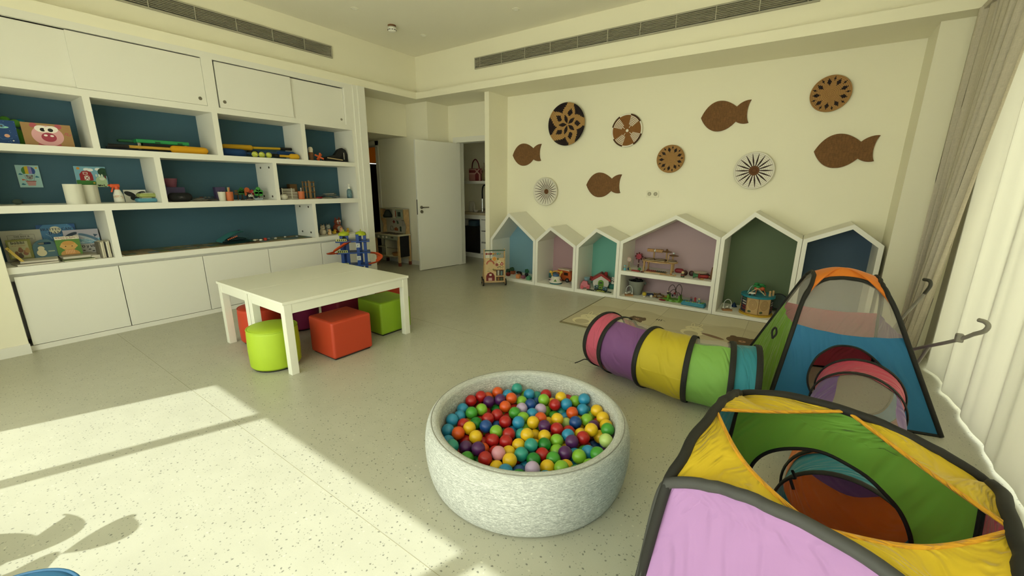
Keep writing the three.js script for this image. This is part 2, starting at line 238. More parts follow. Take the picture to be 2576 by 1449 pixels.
{ // kitchenette behind the open door
  const n = thing('kitchenette_counter', 'pale counter with open cupboard in the small back room', 'counter', [-4.9, 0, -6.2]);
  part(n, 'worktop', span(-0.755, 0.9, 0.84, 0.885, 0.03, -0.7), M('#b9ab8c', 0.4)); part(n, 'fascia', span(-0.76, 0.9, 0.76, 0.84, 0, -0.03), whiteM);
  for (const x of [-0.74, -0.24, 0.85]) part(n, 'side_panel', span(x, x + 0.03, 0.08, 0.76, 0, -0.6), whiteM);
  part(n, 'bottom_panel', span(-0.74, 0.88, 0.0, 0.085, 0, -0.6), whiteM); for (const y of [0.1, 0.33, 0.55]) part(n, 'drawer', span(-0.2, 0.6, y, y + 0.2, 0.012, -0.01, 0.003), whiteM);
  const f = thing('mini_fridge', 'black undercounter fridge in the kitchenette cupboard', 'fridge', [-5.4, 0.085, -6.26]); part(f, 'body', span(-0.22, 0.22, 0, 0.52, 0, -0.45, 0.01), M('#0a0a0a', 0.4)); part(f, 'door', span(-0.22, 0.22, 0.01, 0.52, 0.002, 0.03, 0.006), M('#101010', 0.35));
  one('storage_box', 'blue box on top of the black fridge', 'box', bx(0.18, 0.11, 0.14, 0.01), M('#3d5a66', 0.7), [-5.42, 0.662, -6.35]);
  const s = thing('wall_shelf', 'white wall shelf above the kitchenette tap', 'shelf', [-4.9, 1.43, -6.26]); part(s, 'board', span(-0.76, 0.95, 0, 0.05, 0, -0.4), whiteM);
  const t = thing('kitchen_tap', 'tall curved kitchen tap with black hose', 'tap', [-5.24, 0.885, -6.4]); part(t, 'column', cyl(0.014, 0.016, 0.26), chrome, [0, 0.13, 0]);
  part(t, 'hose', tube([V(0, 0.25, 0), V(0, 0.42, 0), V(0.04, 0.5, 0.02), V(0.11, 0.52, 0.05), V(0.18, 0.48, 0.08), V(0.2, 0.38, 0.09)], 0.014, 30), black); part(t, 'spray_head', cyl(0.012, 0.015, 0.1), chrome, [0.2, 0.34, 0.09]); part(t, 'lever', bar(V(0, 0.06, 0.015), V(0.09, 0.07, 0.04), 0.006), chrome);
  one('leaning_plate', 'green round chopping plate leaning beside the tap', 'plate', cyl(0.15, 0.15, 0.012, 32), M('#6a8a2c', 0.6), [-4.98, 1.03, -6.55], [Math.PI / 2 - 0.15, 0, 0]);
  one('soap_bottle', 'tall pale dispenser bottle beside the tap', 'bottle', lathe([[0, 0], [0.03, 0], [0.03, 0.11], [0.012, 0.14], [0.012, 0.18], [0.02, 0.19], [0, 0.2]]), M('#c9c3b0', 0.4), [-5.45, 0.885, -6.4]);
  one('paper_box', 'white upright carton on the kitchenette counter', 'carton', bx(0.07, 0.2, 0.08, 0.004), M('#d8d2c0', 0.8), [-5.56, 0.986, -6.45]);
  one('small_bowl', 'small white bowl on the kitchenette counter', 'bowl', lathe([[0, 0], [0.025, 0], [0.05, 0.04], [0.046, 0.04], [0.024, 0.005], [0, 0.005]]), M('#e8e4d8', 0.3), [-5.35, 0.885, -6.33]);
  const bagT = canvasTex(128, 128, (g) => { g.fillStyle = '#7a1f22'; g.fillRect(0, 0, 128, 128); g.strokeStyle = '#d8b0a0'; g.lineWidth = 3; for (let k = -128; k < 256; k += 18) { g.beginPath(); g.moveTo(k, 60); g.lineTo(k + 70, 128); g.moveTo(k, 128); g.lineTo(k + 70, 60); g.stroke(); } ell(g, 56, 44, 15, 15, '#e8dccb'); ell(g, 78, 44, 15, 15, '#e8dccb'); poly(g, [[42, 50], [92, 50], [67, 80]], '#e8dccb'); });
  const bg = thing('tote_bag', 'red patterned tote bag with pale heart on the wall shelf', 'bag', [-5.42, 1.48, -6.42], 0.3); part(bg, 'body', bx(0.26, 0.24, 0.1, 0.02), print(bagT), [0, 0.12, 0]); part(bg, 'strap', tube([V(-0.08, 0.23, 0), V(-0.05, 0.36, 0.01), V(0.0, 0.41, 0.01), V(0.05, 0.36, 0.01), V(0.08, 0.23, 0)], 0.011, 24), M('#7a1f22', 0.8));
  const fb = thing('cellophane_bag', 'brown gift bag tied with shiny film on the wall shelf', 'bag', [-5.17, 1.48, -6.42]); part(fb, 'body', lathe([[0, 0], [0.07, 0.01], [0.085, 0.1], [0.05, 0.19], [0.015, 0.23], [0.045, 0.34], [0.0, 0.33]], 14), M('#8b7a58', 0.3)); 
  one('small_jar', 'little pinkish jar at the end of the wall shelf', 'jar', lathe([[0, 0], [0.04, 0], [0.045, 0.07], [0.03, 0.1], [0, 0.1]]), M('#a07a68', 0.5), [-5.0, 1.48, -6.4]);
}
// ---------- house-shaped shelves along the fish wall ----------
const HZ = -4.917, HB = -5.385;
function inset(P, t) { // convex polygon, counter-clockwise
  const n = P.length, L = P.map((p, i) => { const q = P[(i + 1) % n], dx = q[0] - p[0], dy = q[1] - p[1], l = Math.hypot(dx, dy), nx = -dy / l, ny = dx / l; return [nx, ny, nx * p[0] + ny * p[1] + t[i]]; });
  return P.map((_, i) => { const a = L[(i + n - 1) % n], b = L[i], D = a[0] * b[1] - a[1] * b[0]; return [(a[2] * b[1] - b[2] * a[1]) / D, (a[0] * b[2] - b[0] * a[2]) / D]; });
}
const houses = [
  [-3.881, 0.61, -3.536, 1.013, -3.067, 0.655, '#7ba3b3', 'light blue'], [-3.067, 0.655, -2.832, 0.857, -2.431, 0.627, '#b08e92', 'dusty pink'], [-2.431, 0.627, -2.159, 0.879, -1.832, 0.74, '#6dab9b', 'mint green'],
  [-1.832, 0.74, -1.197, 1.088, -0.711, 0.871, '#b79ea2', 'pale pink'], [-0.711, 0.871, -0.427, 1.157, 0.012, 0.91, '#5f6f52', 'olive green'], [0.012, 0.91, 0.379, 1.079, 0.619, 0.9, '#41566a', 'navy blue']];
houses.forEach(([xl, yl, xp, yp, xr, yr, col, cn], i) => {
  const h = thing('house_shelf', `white house-shaped floor shelf with ${cn} back${i === 3 ? ' and a middle shelf' : ''}`, 'shelf', [(xl + xr) / 2, 0, HZ], 0, 'house shelves along the fish wall'), c = (xl + xr) / 2, g = 0.002;
  const P = [[xl - c + g, 0], [xr - c - g, 0], [xr - c - g, yr], [xp - c, yp], [xl - c + g, yl]], Q = inset(P, [0.045, 0.038, 0.04, 0.04, 0.038]), D = HZ - HB;
  ['base_board', 'side_panel', 'roof_panel', 'roof_panel', 'side_panel'].forEach((nm, k) => part(h, nm, ext(shp([P[k], P[(k + 1) % 5], Q[(k + 1) % 5], Q[k]]), D - 0.002).translate(0, 0, -D), whiteM));
  part(h, 'back_panel', ext(shp(Q), 0.01).translate(0, 0, -D), M(col, 0.75), null, null, `${cn} back panel`);
  if (i === 3) part(h, 'middle_shelf', span(Q[0][0], Q[1][0], 0.325, 0.375, -0.003, -D + 0.01), whiteM);
});

// ---------- fish and baskets ----------
const WZB = -5.39;
const burlap = new THREE.MeshStandardMaterial({ roughness: 0.95, map: dataTex(256, (x, y) => { const a = 0.5 + 0.5 * Math.sin(x * Math.PI / 2 + 2 * vnoise(x / 9, y / 9, 28)), b = 0.5 + 0.5 * Math.sin(y * Math.PI / 2), v = 0.72 + 0.22 * Math.max(a, b) * (0.7 + 0.5 * hash(x >> 1, y >> 2)) + 0.22 * (vnoise(x / 3, y / 40, 64) - 0.5) + 0.15 * (vnoise(x / 36, y / 3, 64) - 0.5); return [136 * v, 96 * v, 58 * v]; }, 0.16) });
burlap.bumpMap = burlap.map; burlap.bumpScale = 0.002;
function fish(x0, y0, L, H, rot, label) { // nose at x0, y0
  const s = new THREE.Shape(), h = H / 2; s.moveTo(0, 0);
  s.bezierCurveTo(L * 0.1, h * 0.75, L * 0.25, h * 1.08, L * 0.42, h); s.bezierCurveTo(L * 0.56, h * 0.95, L * 0.68, h * 0.62, L * 0.735, h * 0.48);
  s.bezierCurveTo(L * 0.8, h * 0.72, L * 0.9, h * 0.86, L * 1.0, h * 0.84); s.bezierCurveTo(L * 0.93, h * 0.5, L * 0.92, -h * 0.3, L * 0.985, -h * 0.62); s.bezierCurveTo(L * 0.9, -h * 0.7, L * 0.8, -h * 0.6, L * 0.735, -h * 0.44);
  s.bezierCurveTo(L * 0.66, -h * 0.7, L * 0.55, -h * 1.0, L * 0.4, -h); s.bezierCurveTo(L * 0.25, -h * 1.03, L * 0.1, -h * 0.7, 0, 0);
  one('burlap_fish', label, 'wall decoration', uvm(ext(s, 0.012, 0.004, 18)), burlap, [x0, y0, WZB + 0.004], [0, 0, rot], 'burlap fish on the wall');
}
fish(-3.79, 1.847, 0.50, 0.308, 0.02, 'small brown burlap fish beside the big dark basket');
fish(-2.539, 1.417, 0.49, 0.315, 0, 'brown burlap fish beside the double wall socket');
fish(-1.144, 2.169, 0.485, 0.312, 0.03, 'brown burlap fish between the small spotted baskets, above the large sunburst basket');
fish(-0.024, 1.761, 0.485, 0.315, -0.01, 'brown burlap fish above the olive and navy house shelves');
function basket(cx, cy, R, coils, tilt, draw, label, rim) {
  const t = canvasTex(512, 512, (g) => { draw(g); for (let k = 1; k < coils; k++) { g.strokeStyle = 'rgba(40,22,10,0.55)'; g.lineWidth = 2.2; g.beginPath(); g.arc(256, 256, 256 * k / coils, 0, 7); g.stroke(); } });
  const pts = [], n = coils * 4; for (let k = 0; k <= n; k++) { const f = k / n; pts.push([Math.max(1e-4, R * f), 0.008 + rim * f * f * f + 0.0035 * Math.abs(Math.sin(f * coils * Math.PI))]); }
  pts.push([R * 1.005, rim - 0.006], [R * 0.96, rim * 0.5], [R * 0.55, 0.001], [0.0001, 0]);
  const g = lathe(pts, 64).rotateX(Math.PI / 2), p = g.attributes.position, uv = g.attributes.uv; for (let i = 0; i < p.count; i++) uv.setXY(i, p.getX(i) / R / 2.02 + 0.5, p.getY(i) / R / 2.02 + 0.5);
  one('woven_basket', label, 'basket', g, print(t, 0.9), [cx, cy, WZB + 0.002 + Math.sin(tilt) * R], [tilt, 0, 0], 'woven wall baskets');
}
const ring = (g, r, w, c, a0 = 0, a1 = 6.2832) => { g.strokeStyle = c; g.lineWidth = w; g.lineCap = 'butt'; g.beginPath(); g.arc(256, 256, r, a0, a1); g.stroke(); };
const straw = '#b58d55', ink = '#1c1014';
basket(-2.871, 2.225, 0.277, 15, 0.03, (g) => { g.fillStyle = straw; g.fillRect(0, 0, 512, 512); const st = 256 / 15;
  const D = Math.PI / 180, rows = { 1: [[20, 52]], 2: [[15, 57]], 3: [[15, 57]], 4: [[19, 53]], 5: [[26, 46]], 6: [[32, 40], [60, 76]], 7: [[55, 80]], 8: [[58, 84]], 9: [[64, 80], [24, 30]], 10: [[70, 75], [20, 36]], 11: [[16, 43]], 12: [[12, 50]], 13: [[8, 55]], 14: [[8, 58]] };
  for (const k in rows) for (const [p, q] of rows[k]) for (let s = 0; s < 5; s++) ring(g, (+k + 0.5) * st, st + 1, ink, (s * 72 + p) * D, (s * 72 + q) * D);
}, 'large coiled basket with dark purple star pattern', 0.05);
basket(-2.015, 2.091, 0.2, 11, 0.02, (g) => { g.fillStyle = '#8a5c2c'; g.fillRect(0, 0, 512, 512); const st = 256 / 11; ring(g, 12, 24, '#efe8d8');
  for (let s = 0; s < 4; s++) { const a = s * 1.5708 + 0.62; for (let k = 2; k < 10; k++) { const w = k < 4 ? 0.07 : 0.36; for (let d = -w; d < w; d += k < 4 ? 0.14 : 0.09) { ring(g, (k + 0.5) * st, st * 0.75, '#f1ebdd', a + d, a + d + (k < 4 ? 0.14 : 0.06)); } } ring(g, 244, 24, '#f1ebdd', a + 0.42, a + 1.2); ring(g, 244, 24, '#4a2c14', a - 0.38, a + 0.42); }
}, 'brown and white quartered woven basket plate', 0.025);
const spots = (g) => { g.fillStyle = '#a9804c'; g.fillRect(0, 0, 512, 512); const st = 256 / 13; for (let s = 0; s < 9; s++) { const a = s * 0.6981 + 0.3; for (const [k, w] of [[6, 0.03], [7, 0.1], [8, 0.16], [9, 0.1], [10, 0.03]]) ring(g, (k + 0.5) * st, st + 1, ink, a - w, a + w); for (const [k, w] of [[9, 0.02], [10, 0.06], [11, 0.02]]) ring(g, (k + 0.5) * st, st + 1, ink, a + 0.35 - w, a + 0.35 + w); } };
basket(-1.44, 1.729, 0.162, 13, 0.03, spots, 'tan coiled basket with black spots above the wall socket', 0.03);
basket(0.023, 2.299, 0.166, 13, 0.03, spots, 'tan coiled basket with black spots high by the right column', 0.03);
const burst = (n, r0, c) => (g) => { g.fillStyle = '#e9e4d6'; g.fillRect(0, 0, 512, 512); for (let s = 0; s < n; s++) { const a = s * 6.2832 / n, w = 3.1416 / n * 0.5, f = (r, d) => [256 + r * Math.cos(a + d), 256 + r * Math.sin(a + d)]; poly(g, [f(r0, w), f(r0 + 70, w * 0.85), f(232, 0.012), f(232, -0.012), f(r0 + 70, -w * 0.85), f(r0, -w)], c); } ell(g, 256, 256, r0, r0, '#6b4524'); ring(g, r0 * 0.5, 4, '#3c2412'); };
basket(-3.181, 1.319, 0.2, 11, 0.03, burst(24, 46, '#3a261a'), 'small white basket with thin brown sunburst rays', 0.04);
basket(-0.538, 1.581, 0.195, 11, 0.03, burst(18, 66, '#33201a'), 'white basket with bold dark sunburst petals', 0.035);
{ const s = thing('wall_socket', 'white double power socket on the fish wall', 'socket', [-1.627, 1.311, WZB]); part(s, 'plate', span(-0.077, 0.077, -0.04, 0.04, 0, 0.008, 0.003), M('#e8e3c8', 0.4));
  for (const x of [-0.038, 0.038]) { const o = part(s, 'outlet', new THREE.TorusGeometry(0.021, 0.003, 8, 24), M('#8b8672', 0.5), [x, 0, 0.009]); part(o, 'well', cyl(0.02, 0.02, 0.003).rotateX(Math.PI / 2), M('#b8b298', 0.6), [0, 0, -0.001]); for (const d of [-0.009, 0.009]) part(o, 'pin_hole', cyl(0.0035, 0.0035, 0.004).rotateX(Math.PI / 2), black, [d, 0, 0.001]); } }

// ---------- tables and poufs ----------
const tableWhite = new THREE.MeshStandardMaterial({ color: new THREE.Color().setRGB(0.79, 0.78, 0.66), roughness: 0.38 });
function table(x0, x1, label) {
  const z0 = -1.355, z1 = -2.52, t = thing('play_table', label, 'table', [(x0 + x1) / 2, 0, (z0 + z1) / 2], 0, 'pair of white play tables'), w = (x1 - x0) / 2, d = (z0 - z1) / 2, L = 0.056;
  part(t, 'tabletop', span(-w, w, 0.548, 0.57, -d, d, 0.003), tableWhite);
  for (const sx of [-1, 1]) for (const sz of [-1, 1]) part(t, 'leg', span(sx * (w - 0.006), sx * (w - 0.006 - L), 0, 0.548, sz * (d - 0.01), sz * (d - 0.01 - L), 0.002), tableWhite);
  for (const s of [-1, 1]) { part(t, 'apron', span(-w + L, w - L, 0.475, 0.548, s * (d - 0.014), s * (d - 0.034)), tableWhite); part(t, 'apron', span(s * (w - 0.01), s * (w - 0.03), 0.475, 0.548, -d + L, d - L), tableWhite); }
}
table(-4.12, -3.5545, 'white wooden play table on the shelving side of the pair');
table(-3.5515, -2.968, 'white wooden play table on the ball pit side of the pair');
const leather = dataTex(128, (x, y) => { const v = 150 + 70 * vnoise(x / 2, y / 2, 64); return [v, v, v]; }, 0.06, false);
const pouf = (hex) => mats['pouf' + hex] ??= new THREE.MeshStandardMaterial({ color: hex, roughness: 0.55, bumpMap: leather, bumpScale: 0.0004 });
function cubePouf(x, z, w, d, turn, hex, label) {
  const p = thing('cube_pouf', label, 'pouf', [x, 0, z], turn, 'soft poufs under the tables'); const g = new RoundedBoxGeometry(w, 0.315, d, 5, 0.022), a = g.attributes.position;
  for (let i = 0; i < a.count; i++) { const X = a.getX(i), Y = a.getY(i), Z = a.getZ(i), b = 0.008 * (1 - (2 * X / w) ** 2) * (1 - (2 * Z / d) ** 2); if (Y > 0.1) a.setY(i, Y + b); }
  g.computeVertexNormals(); part(p, 'cover', uvm(g), pouf(hex), [0, 0.168, 0]); part(p, 'base', span(-w / 2 + 0.02, w / 2 - 0.02, 0, 0.02, -d / 2 + 0.02, d / 2 - 0.02), M('#1d1a16', 0.8));
  const e = [[w, d]].flatMap(([a2, b2]) => [[1, 1], [1, -1], [-1, -1], [-1, 1]].map(([s, q]) => V(s * (a2 / 2 - 0.008), 0.317, q * (b2 / 2 - 0.008)))); part(p, 'seam', tube(e.flatMap((q, i) => [q, lerp(q, e[(i + 1) % 4], 0.06), lerp(q, e[(i + 1) % 4], 0.94)]), 0.004, 60, true, 6), pouf(hex));
}
function roundPouf(x, z, R, hex, label) {
  const p = thing('round_pouf', label, 'pouf', [x, 0, z], 0, 'soft poufs under the tables');
  part(p, 'cover', lathe([[0.0001, 0.335], [R * 0.6, 0.334], [R - 0.02, 0.326], [R - 0.004, 0.314], [R, 0.29], [R + 0.004, 0.16], [R, 0.03], [R - 0.012, 0.012], [0.001, 0.012]], 48), pouf(hex));
  part(p, 'seam', new THREE.TorusGeometry(R - 0.004, 0.005, 8, 64).rotateX(Math.PI / 2), pouf(hex), [0, 0.316, 0]); part(p, 'base', cyl(R - 0.02, R - 0.02, 0.014, 40), M('#1d1a16', 0.8), [0, 0.007, 0]);
}
roundPouf(-3.28, -1.40, 0.178, '#a7c228', 'lime green round pouf beside the near table leg');
roundPouf(-3.94, -1.60, 0.175, '#c23c1c', 'orange round pouf under the table on the cupboard side');
roundPouf(-4.0, -1.985, 0.172, '#8a1c52', 'plum purple round pouf deep under the tables');
cubePouf(-3.125, -1.882, 0.35, 0.37, 0, '#b83d1e', 'orange cube pouf standing out in front of the tables');
cubePouf(-3.28, -2.46, 0.36, 0.36, 0, '#86a81c', 'lime green cube pouf at the table corner');
cubePouf(-3.725, -2.29, 0.31, 0.31, 0, '#7d1430', 'dark crimson cube pouf deep under the tables');
cubePouf(-3.74, -2.76, 0.35, 0.35, 0, '#b5331a', 'orange-red cube pouf behind the crimson cube pouf');

// ---------- ball pit ----------
const PX = -1.0, PZ = -1.56;
{
  const heather = dataTex(512, (x, y) => { const a = vnoise(x / 14, y / 2.2, 232), b = vnoise(x / 5 + 9, y / 1.6, 320), v = 0.72 + 0.22 * a + 0.16 * (b > 0.6 ? 1 : b * 0.4) + 0.06 * hash(x, y); return [196 * v, 198 * v, 190 * v]; }, 1);
  const pm = new THREE.MeshStandardMaterial({ map: heather, roughness: 0.95 }); heather.repeat.set(6.2, 1.6);
  const p = thing('ball_pit', 'round grey heather foam ball pit filled with colourful balls', 'ball pit', [PX, 0, PZ]);
  const prof = [[0.462, 0.004], [0.478, 0.012], [0.494, 0.06], [0.505, 0.13], [0.507, 0.19], [0.502, 0.245], [0.491, 0.282], [0.474, 0.298], [0.456, 0.3], [0.442, 0.293], [0.434, 0.275], [0.431, 0.2], [0.431, 0.05]];
  const wall = part(p, 'foam_wall', lathe(new THREE.SplineCurve(prof.map(([a, b]) => new THREE.Vector2(a, b))).getPoints(60).map((q) => [q.x, q.y]), 96), pm);
  part(wall, 'seam', new THREE.TorusGeometry(0.4745, 0.0028, 6, 120).rotateX(Math.PI / 2), M('#8f8e84', 0.95), [0, 0.2975, 0]);
  part(p, 'pit_floor', cyl(0.46, 0.46, 0.03, 64), M('#77766e', 0.95), [0, 0.017, 0]);
  const BD = {r:[10,47,0,13,41,0,20,23,1,13,43,1,19,44,1,30,33,1,30,49,0,29,55,0,22,54,1,32,42,1,38,52,0,21,66,0,45,59,0,40,14,0,53,10,0,51,23,0,59,15,1,64,42,0,68,40,0,61,43,1,76,20,1,28,71,1,35,64,1,42,67,0,48,65,0,36,67,1,48,74,0,50,81,0,51,81,1,36,75,1,78,43,0,81,40,1,85,39,1,68,64,0,90,55,1],o:[13,34,0,17,31,0,27,32,0,30,41,0,26,74,0,30,64,1,51,38,0,62,24,0,43,76,0],p:[19,41,0,23,37,0,78,29,0,57,44,0,35,80,0,43,79,0,75,48,0,90,46,0,77,58,0,82,73,0],c:[21,29,0,32,20,0,11,55,0,45,37,0,15,61,0,16,68,0,44,49,0,18,75,0,42,51,1,55,18,0,57,24,1,64,12,0,66,19,0,67,13,1,71,45,0,24,80,0,61,82,0,63,70,1,80,53,0,86,51,0,90,50,0,81,58,1,76,77,0,86,31,1],t:[23,20,0,50,56,0,33,14,1,54,20,1,67,13,1,31,84,0,59,70,0,60,62,0,71,66,1],l:[27,17,1,32,29,0,21,52,0,43,43,0,30,62,1,40,62,0,47,46,1,44,22,0,58,12,0,47,24,1,72,26,0,70,16,1,67,51,0,70,56,0,84,57,0,81,70,0,89,59,0,77,71,1],v:[21,21,1,37,36,0,46,30,0,71,78,0],b:[38,29,0,12,48,1,34,62,0,33,53,1,37,20,1,68,31,0,75,18,1,58,38,1,64,78,0,62,64,1,53,78,1,82,37,1,88,37,0],g:[22,39,1,27,63,0,44,81,1,66,69,0,66,81,0,65,57,0,87,34,1,86,66,0,89,62,0],m:[37,41,0,19,57,0,52,24,1,59,10,1,86,32,0,41,85,0,80,48,0,74,63,0,90,54,0],y:[19,58,1,51,45,0,17,69,1,27,69,0,53,47,1,47,18,0,51,16,0,75,18,0,59,35,0,54,35,1,81,24,0,80,23,1,85,29,0,81,24,1,75,39,0,80,37,0,84,34,0,65,21,1,69,28,1,62,52,0,35,72,0,54,63,0,54,72,0,48,84,1,59,78,0,33,85,1,55,80,1,58,81,1,70,77,0,55,57,0,59,56,0,72,49,1,79,64,0,75,71,0,85,55,1,66,44,1],w:[62,29,1,90,42,0],k:[73,28,1,52,77,0,73,80,0]};
  const BC = { r: ['#a81414', 'red'], o: ['#d05010', 'orange'], y: ['#dcb415', 'yellow'], l: ['#7cb02c', 'lime green'], m: ['#3f922c', 'grass green'], g: ['#0e7422', 'dark green'], t: ['#2b9284', 'turquoise'], c: ['#2385ae', 'sky blue'], b: ['#0e4488', 'royal blue'], p: ['#4a1756', 'purple'], k: ['#cf8e9c', 'pink'], v: ['#b39fbf', 'lavender'], w: ['#b3cc74', 'pale lime'] };
  const keys = Object.keys(BC), R = 0.0325, balls = [];
  for (const k of keys) { const a = BD[k] ?? []; for (let i = 0; i < a.length; i += 3) balls.push({ k, p: V(a[i] / 100 - 0.5, a[i + 2] ? 0.165 : 0.2, a[i + 1] / 100 - 0.5), x: a[i] / 100 - 0.5, z: a[i + 1] / 100 - 0.5, top: !a[i + 2] }); }
  for (let i = 0; i < 112; i++) { const a = i * 2.39996, q = 0.385 * Math.sqrt((i + 0.5) / 112), k = keys[Math.floor(rnd() * 10)]; balls.push({ k, p: V(q * Math.cos(a), 0.11 + rr(0, 0.01), q * Math.sin(a)), x: q * Math.cos(a), z: q * Math.sin(a), under: true }); }
  for (let it = 0; it < 160; it++) {
    for (let i = 0; i < balls.length; i++) for (let j = i + 1; j < balls.length; j++) { const A = balls[i].p, B = balls[j].p, dx = B.x - A.x, dy = B.y - A.y, dz = B.z - A.z, d2 = dx * dx + dy * dy + dz * dz; if (d2 < 4 * R * R && d2 > 1e-9) { const d = Math.sqrt(d2), f = (2 * R - d) / d * 0.5; A.x -= dx * f; A.y -= dy * f; A.z -= dz * f; B.x += dx * f; B.y += dy * f; B.z += dz * f; } }
    for (const b of balls) { const P = b.p; if (it < 130) { P.x += (b.x - P.x) * 0.05; P.z += (b.z - P.z) * 0.05; P.y += ((b.under ? 0.1 : b.top ? 0.2 : 0.165) - P.y) * 0.03; } const q = Math.hypot(P.x, P.z), lim = 0.431 - R; if (q > lim) { P.x *= lim / q; P.z *= lim / q; } P.y = Math.max(0.032 + R, Math.min(0.262, P.y)); }
  }
  const sg = sph(R, 24, 16), bm = {}; for (const k of keys) bm[k] = MP({ color: BC[k][0], roughness: 0.38, clearcoat: 0.15, clearcoatRoughness: 0.3 });
  for (const b of balls) one('plastic_ball', `${BC[b.k][1]} plastic ball in the grey ball pit`, 'ball', sg, bm[b.k], [PX + b.p.x, b.p.y, PZ + b.p.z], null, `${BC[b.k][1]} pit balls`);
}
// ---------- pop-up tents and tunnels ----------
const wrinkle = dataTex(256, (x, y) => { const w = 26 * vnoise(x / 60, y / 60, 5), v = 255 * Math.pow(vnoise((x + w) / 7 + (y + w) / 22, (y - x * 0.4) / 60, 256), 1.5); return [v, v, v]; }, 1, false);
const cloth = (hex) => mats['cloth' + hex] ??= MP({ bumpMap: wrinkle, bumpScale: 0.006, color: hex, roughness: 0.75, transmission: 0.18, thickness: 0, side: THREE.DoubleSide });
const netM = new THREE.MeshStandardMaterial({ color: '#cfc8bb', roughness: 0.9, transparent: true, opacity: 0.3, side: THREE.DoubleSide });
const piping = M('#15140f', 0.75);
// face patch: bilinear between the base edge and the shoulder edge, then an arch above; wrinkles out of plane
function facePoint(A, B, TA, TB, top, inward) {
  const mid = lerp(TA, TB, 0.5), up = top.clone().sub(mid);
  return (s, t) => { const q = t <= 1 ? lerp(lerp(A, B, s), lerp(TA, TB, s), t) : lerp(TA, TB, s).addScaledVector(up, t - 1); const w = 0.006 * Math.sin(s * 23 + t * 9) * Math.sin(t * 13 + s * 5) * Math.min(1, 6 * s * (1 - s)); return q.addScaledVector(inward, w + 0.02 * 4 * s * (1 - s) * Math.max(0, Math.min(1, t)) * (1 - Math.min(1, t)) * 2); };
}
const archT = (s) => 1 + Math.pow(Math.max(0, 1 - Math.pow(Math.abs(2 * s - 1), 2.3)), 0.62);
// dense patch in (s, t) between t0(s) and t1(s), with an optional elliptical hole
function patch(fp, t0, t1, hole) {
  const N = 28, K = 20, pos = [], uv = [], idx = [];
  if (!hole) return surf((u, v) => fp(u, t0(u) + (t1(u) - t0(u)) * v), N, 14);
  const [hs, ht, a, b] = hole, n = 72;   // rings from the hole edge to the patch outline
  const outline = (ang) => { const cx = Math.cos(ang), cy = Math.sin(ang); let lo = 0, hi = 2; for (let i = 0; i < 26; i++) { const m = (lo + hi) / 2, s = hs + cx * m, t = ht + cy * m; if (s >= 0 && s <= 1 && t >= t0(Math.min(1, Math.max(0, s))) && t <= t1(Math.min(1, Math.max(0, s)))) lo = m; else hi = m; } return lo; };
  const angs = []; for (let i = 0; i < n; i++) angs.push(i * 2 * Math.PI / n); for (const [s, t] of [[0, t0(0)], [1, t0(1)], [0, t1(0)], [1, t1(1)]]) angs.push((Math.atan2(t - ht, s - hs) + 2 * Math.PI) % (2 * Math.PI)); angs.sort((p, q) => p - q); const m = angs.length;
  for (let j = 0; j <= 8; j++) for (let i = 0; i < m; i++) { const g = angs[i], r0 = 1 / Math.hypot(Math.cos(g) / a, Math.sin(g) / b), r = r0 + (outline(g) - r0) * j / 8, p = fp(hs + r * Math.cos(g), ht + r * Math.sin(g)); pos.push(p.x, p.y, p.z); uv.push(hs + r * Math.cos(g), ht + r * Math.sin(g)); }
  for (let j = 0; j < 8; j++) for (let i = 0; i < m; i++) { const p = j * m + i, q = j * m + (i + 1) % m; idx.push(p, q, q + m, p, q + m, p + m); }
  const g = new THREE.BufferGeometry(); g.setAttribute('position', new THREE.Float32BufferAttribute(pos, 3)); g.setAttribute('uv', new THREE.Float32BufferAttribute(uv, 2)); g.setIndex(idx); g.computeVertexNormals(); return g;
}
const holeLoop = (fp, [hs, ht, a, b]) => Array.from({ length: 40 }, (_, i) => fp(hs + a * Math.cos(i * Math.PI / 20), ht + b * Math.sin(i * Math.PI / 20)));
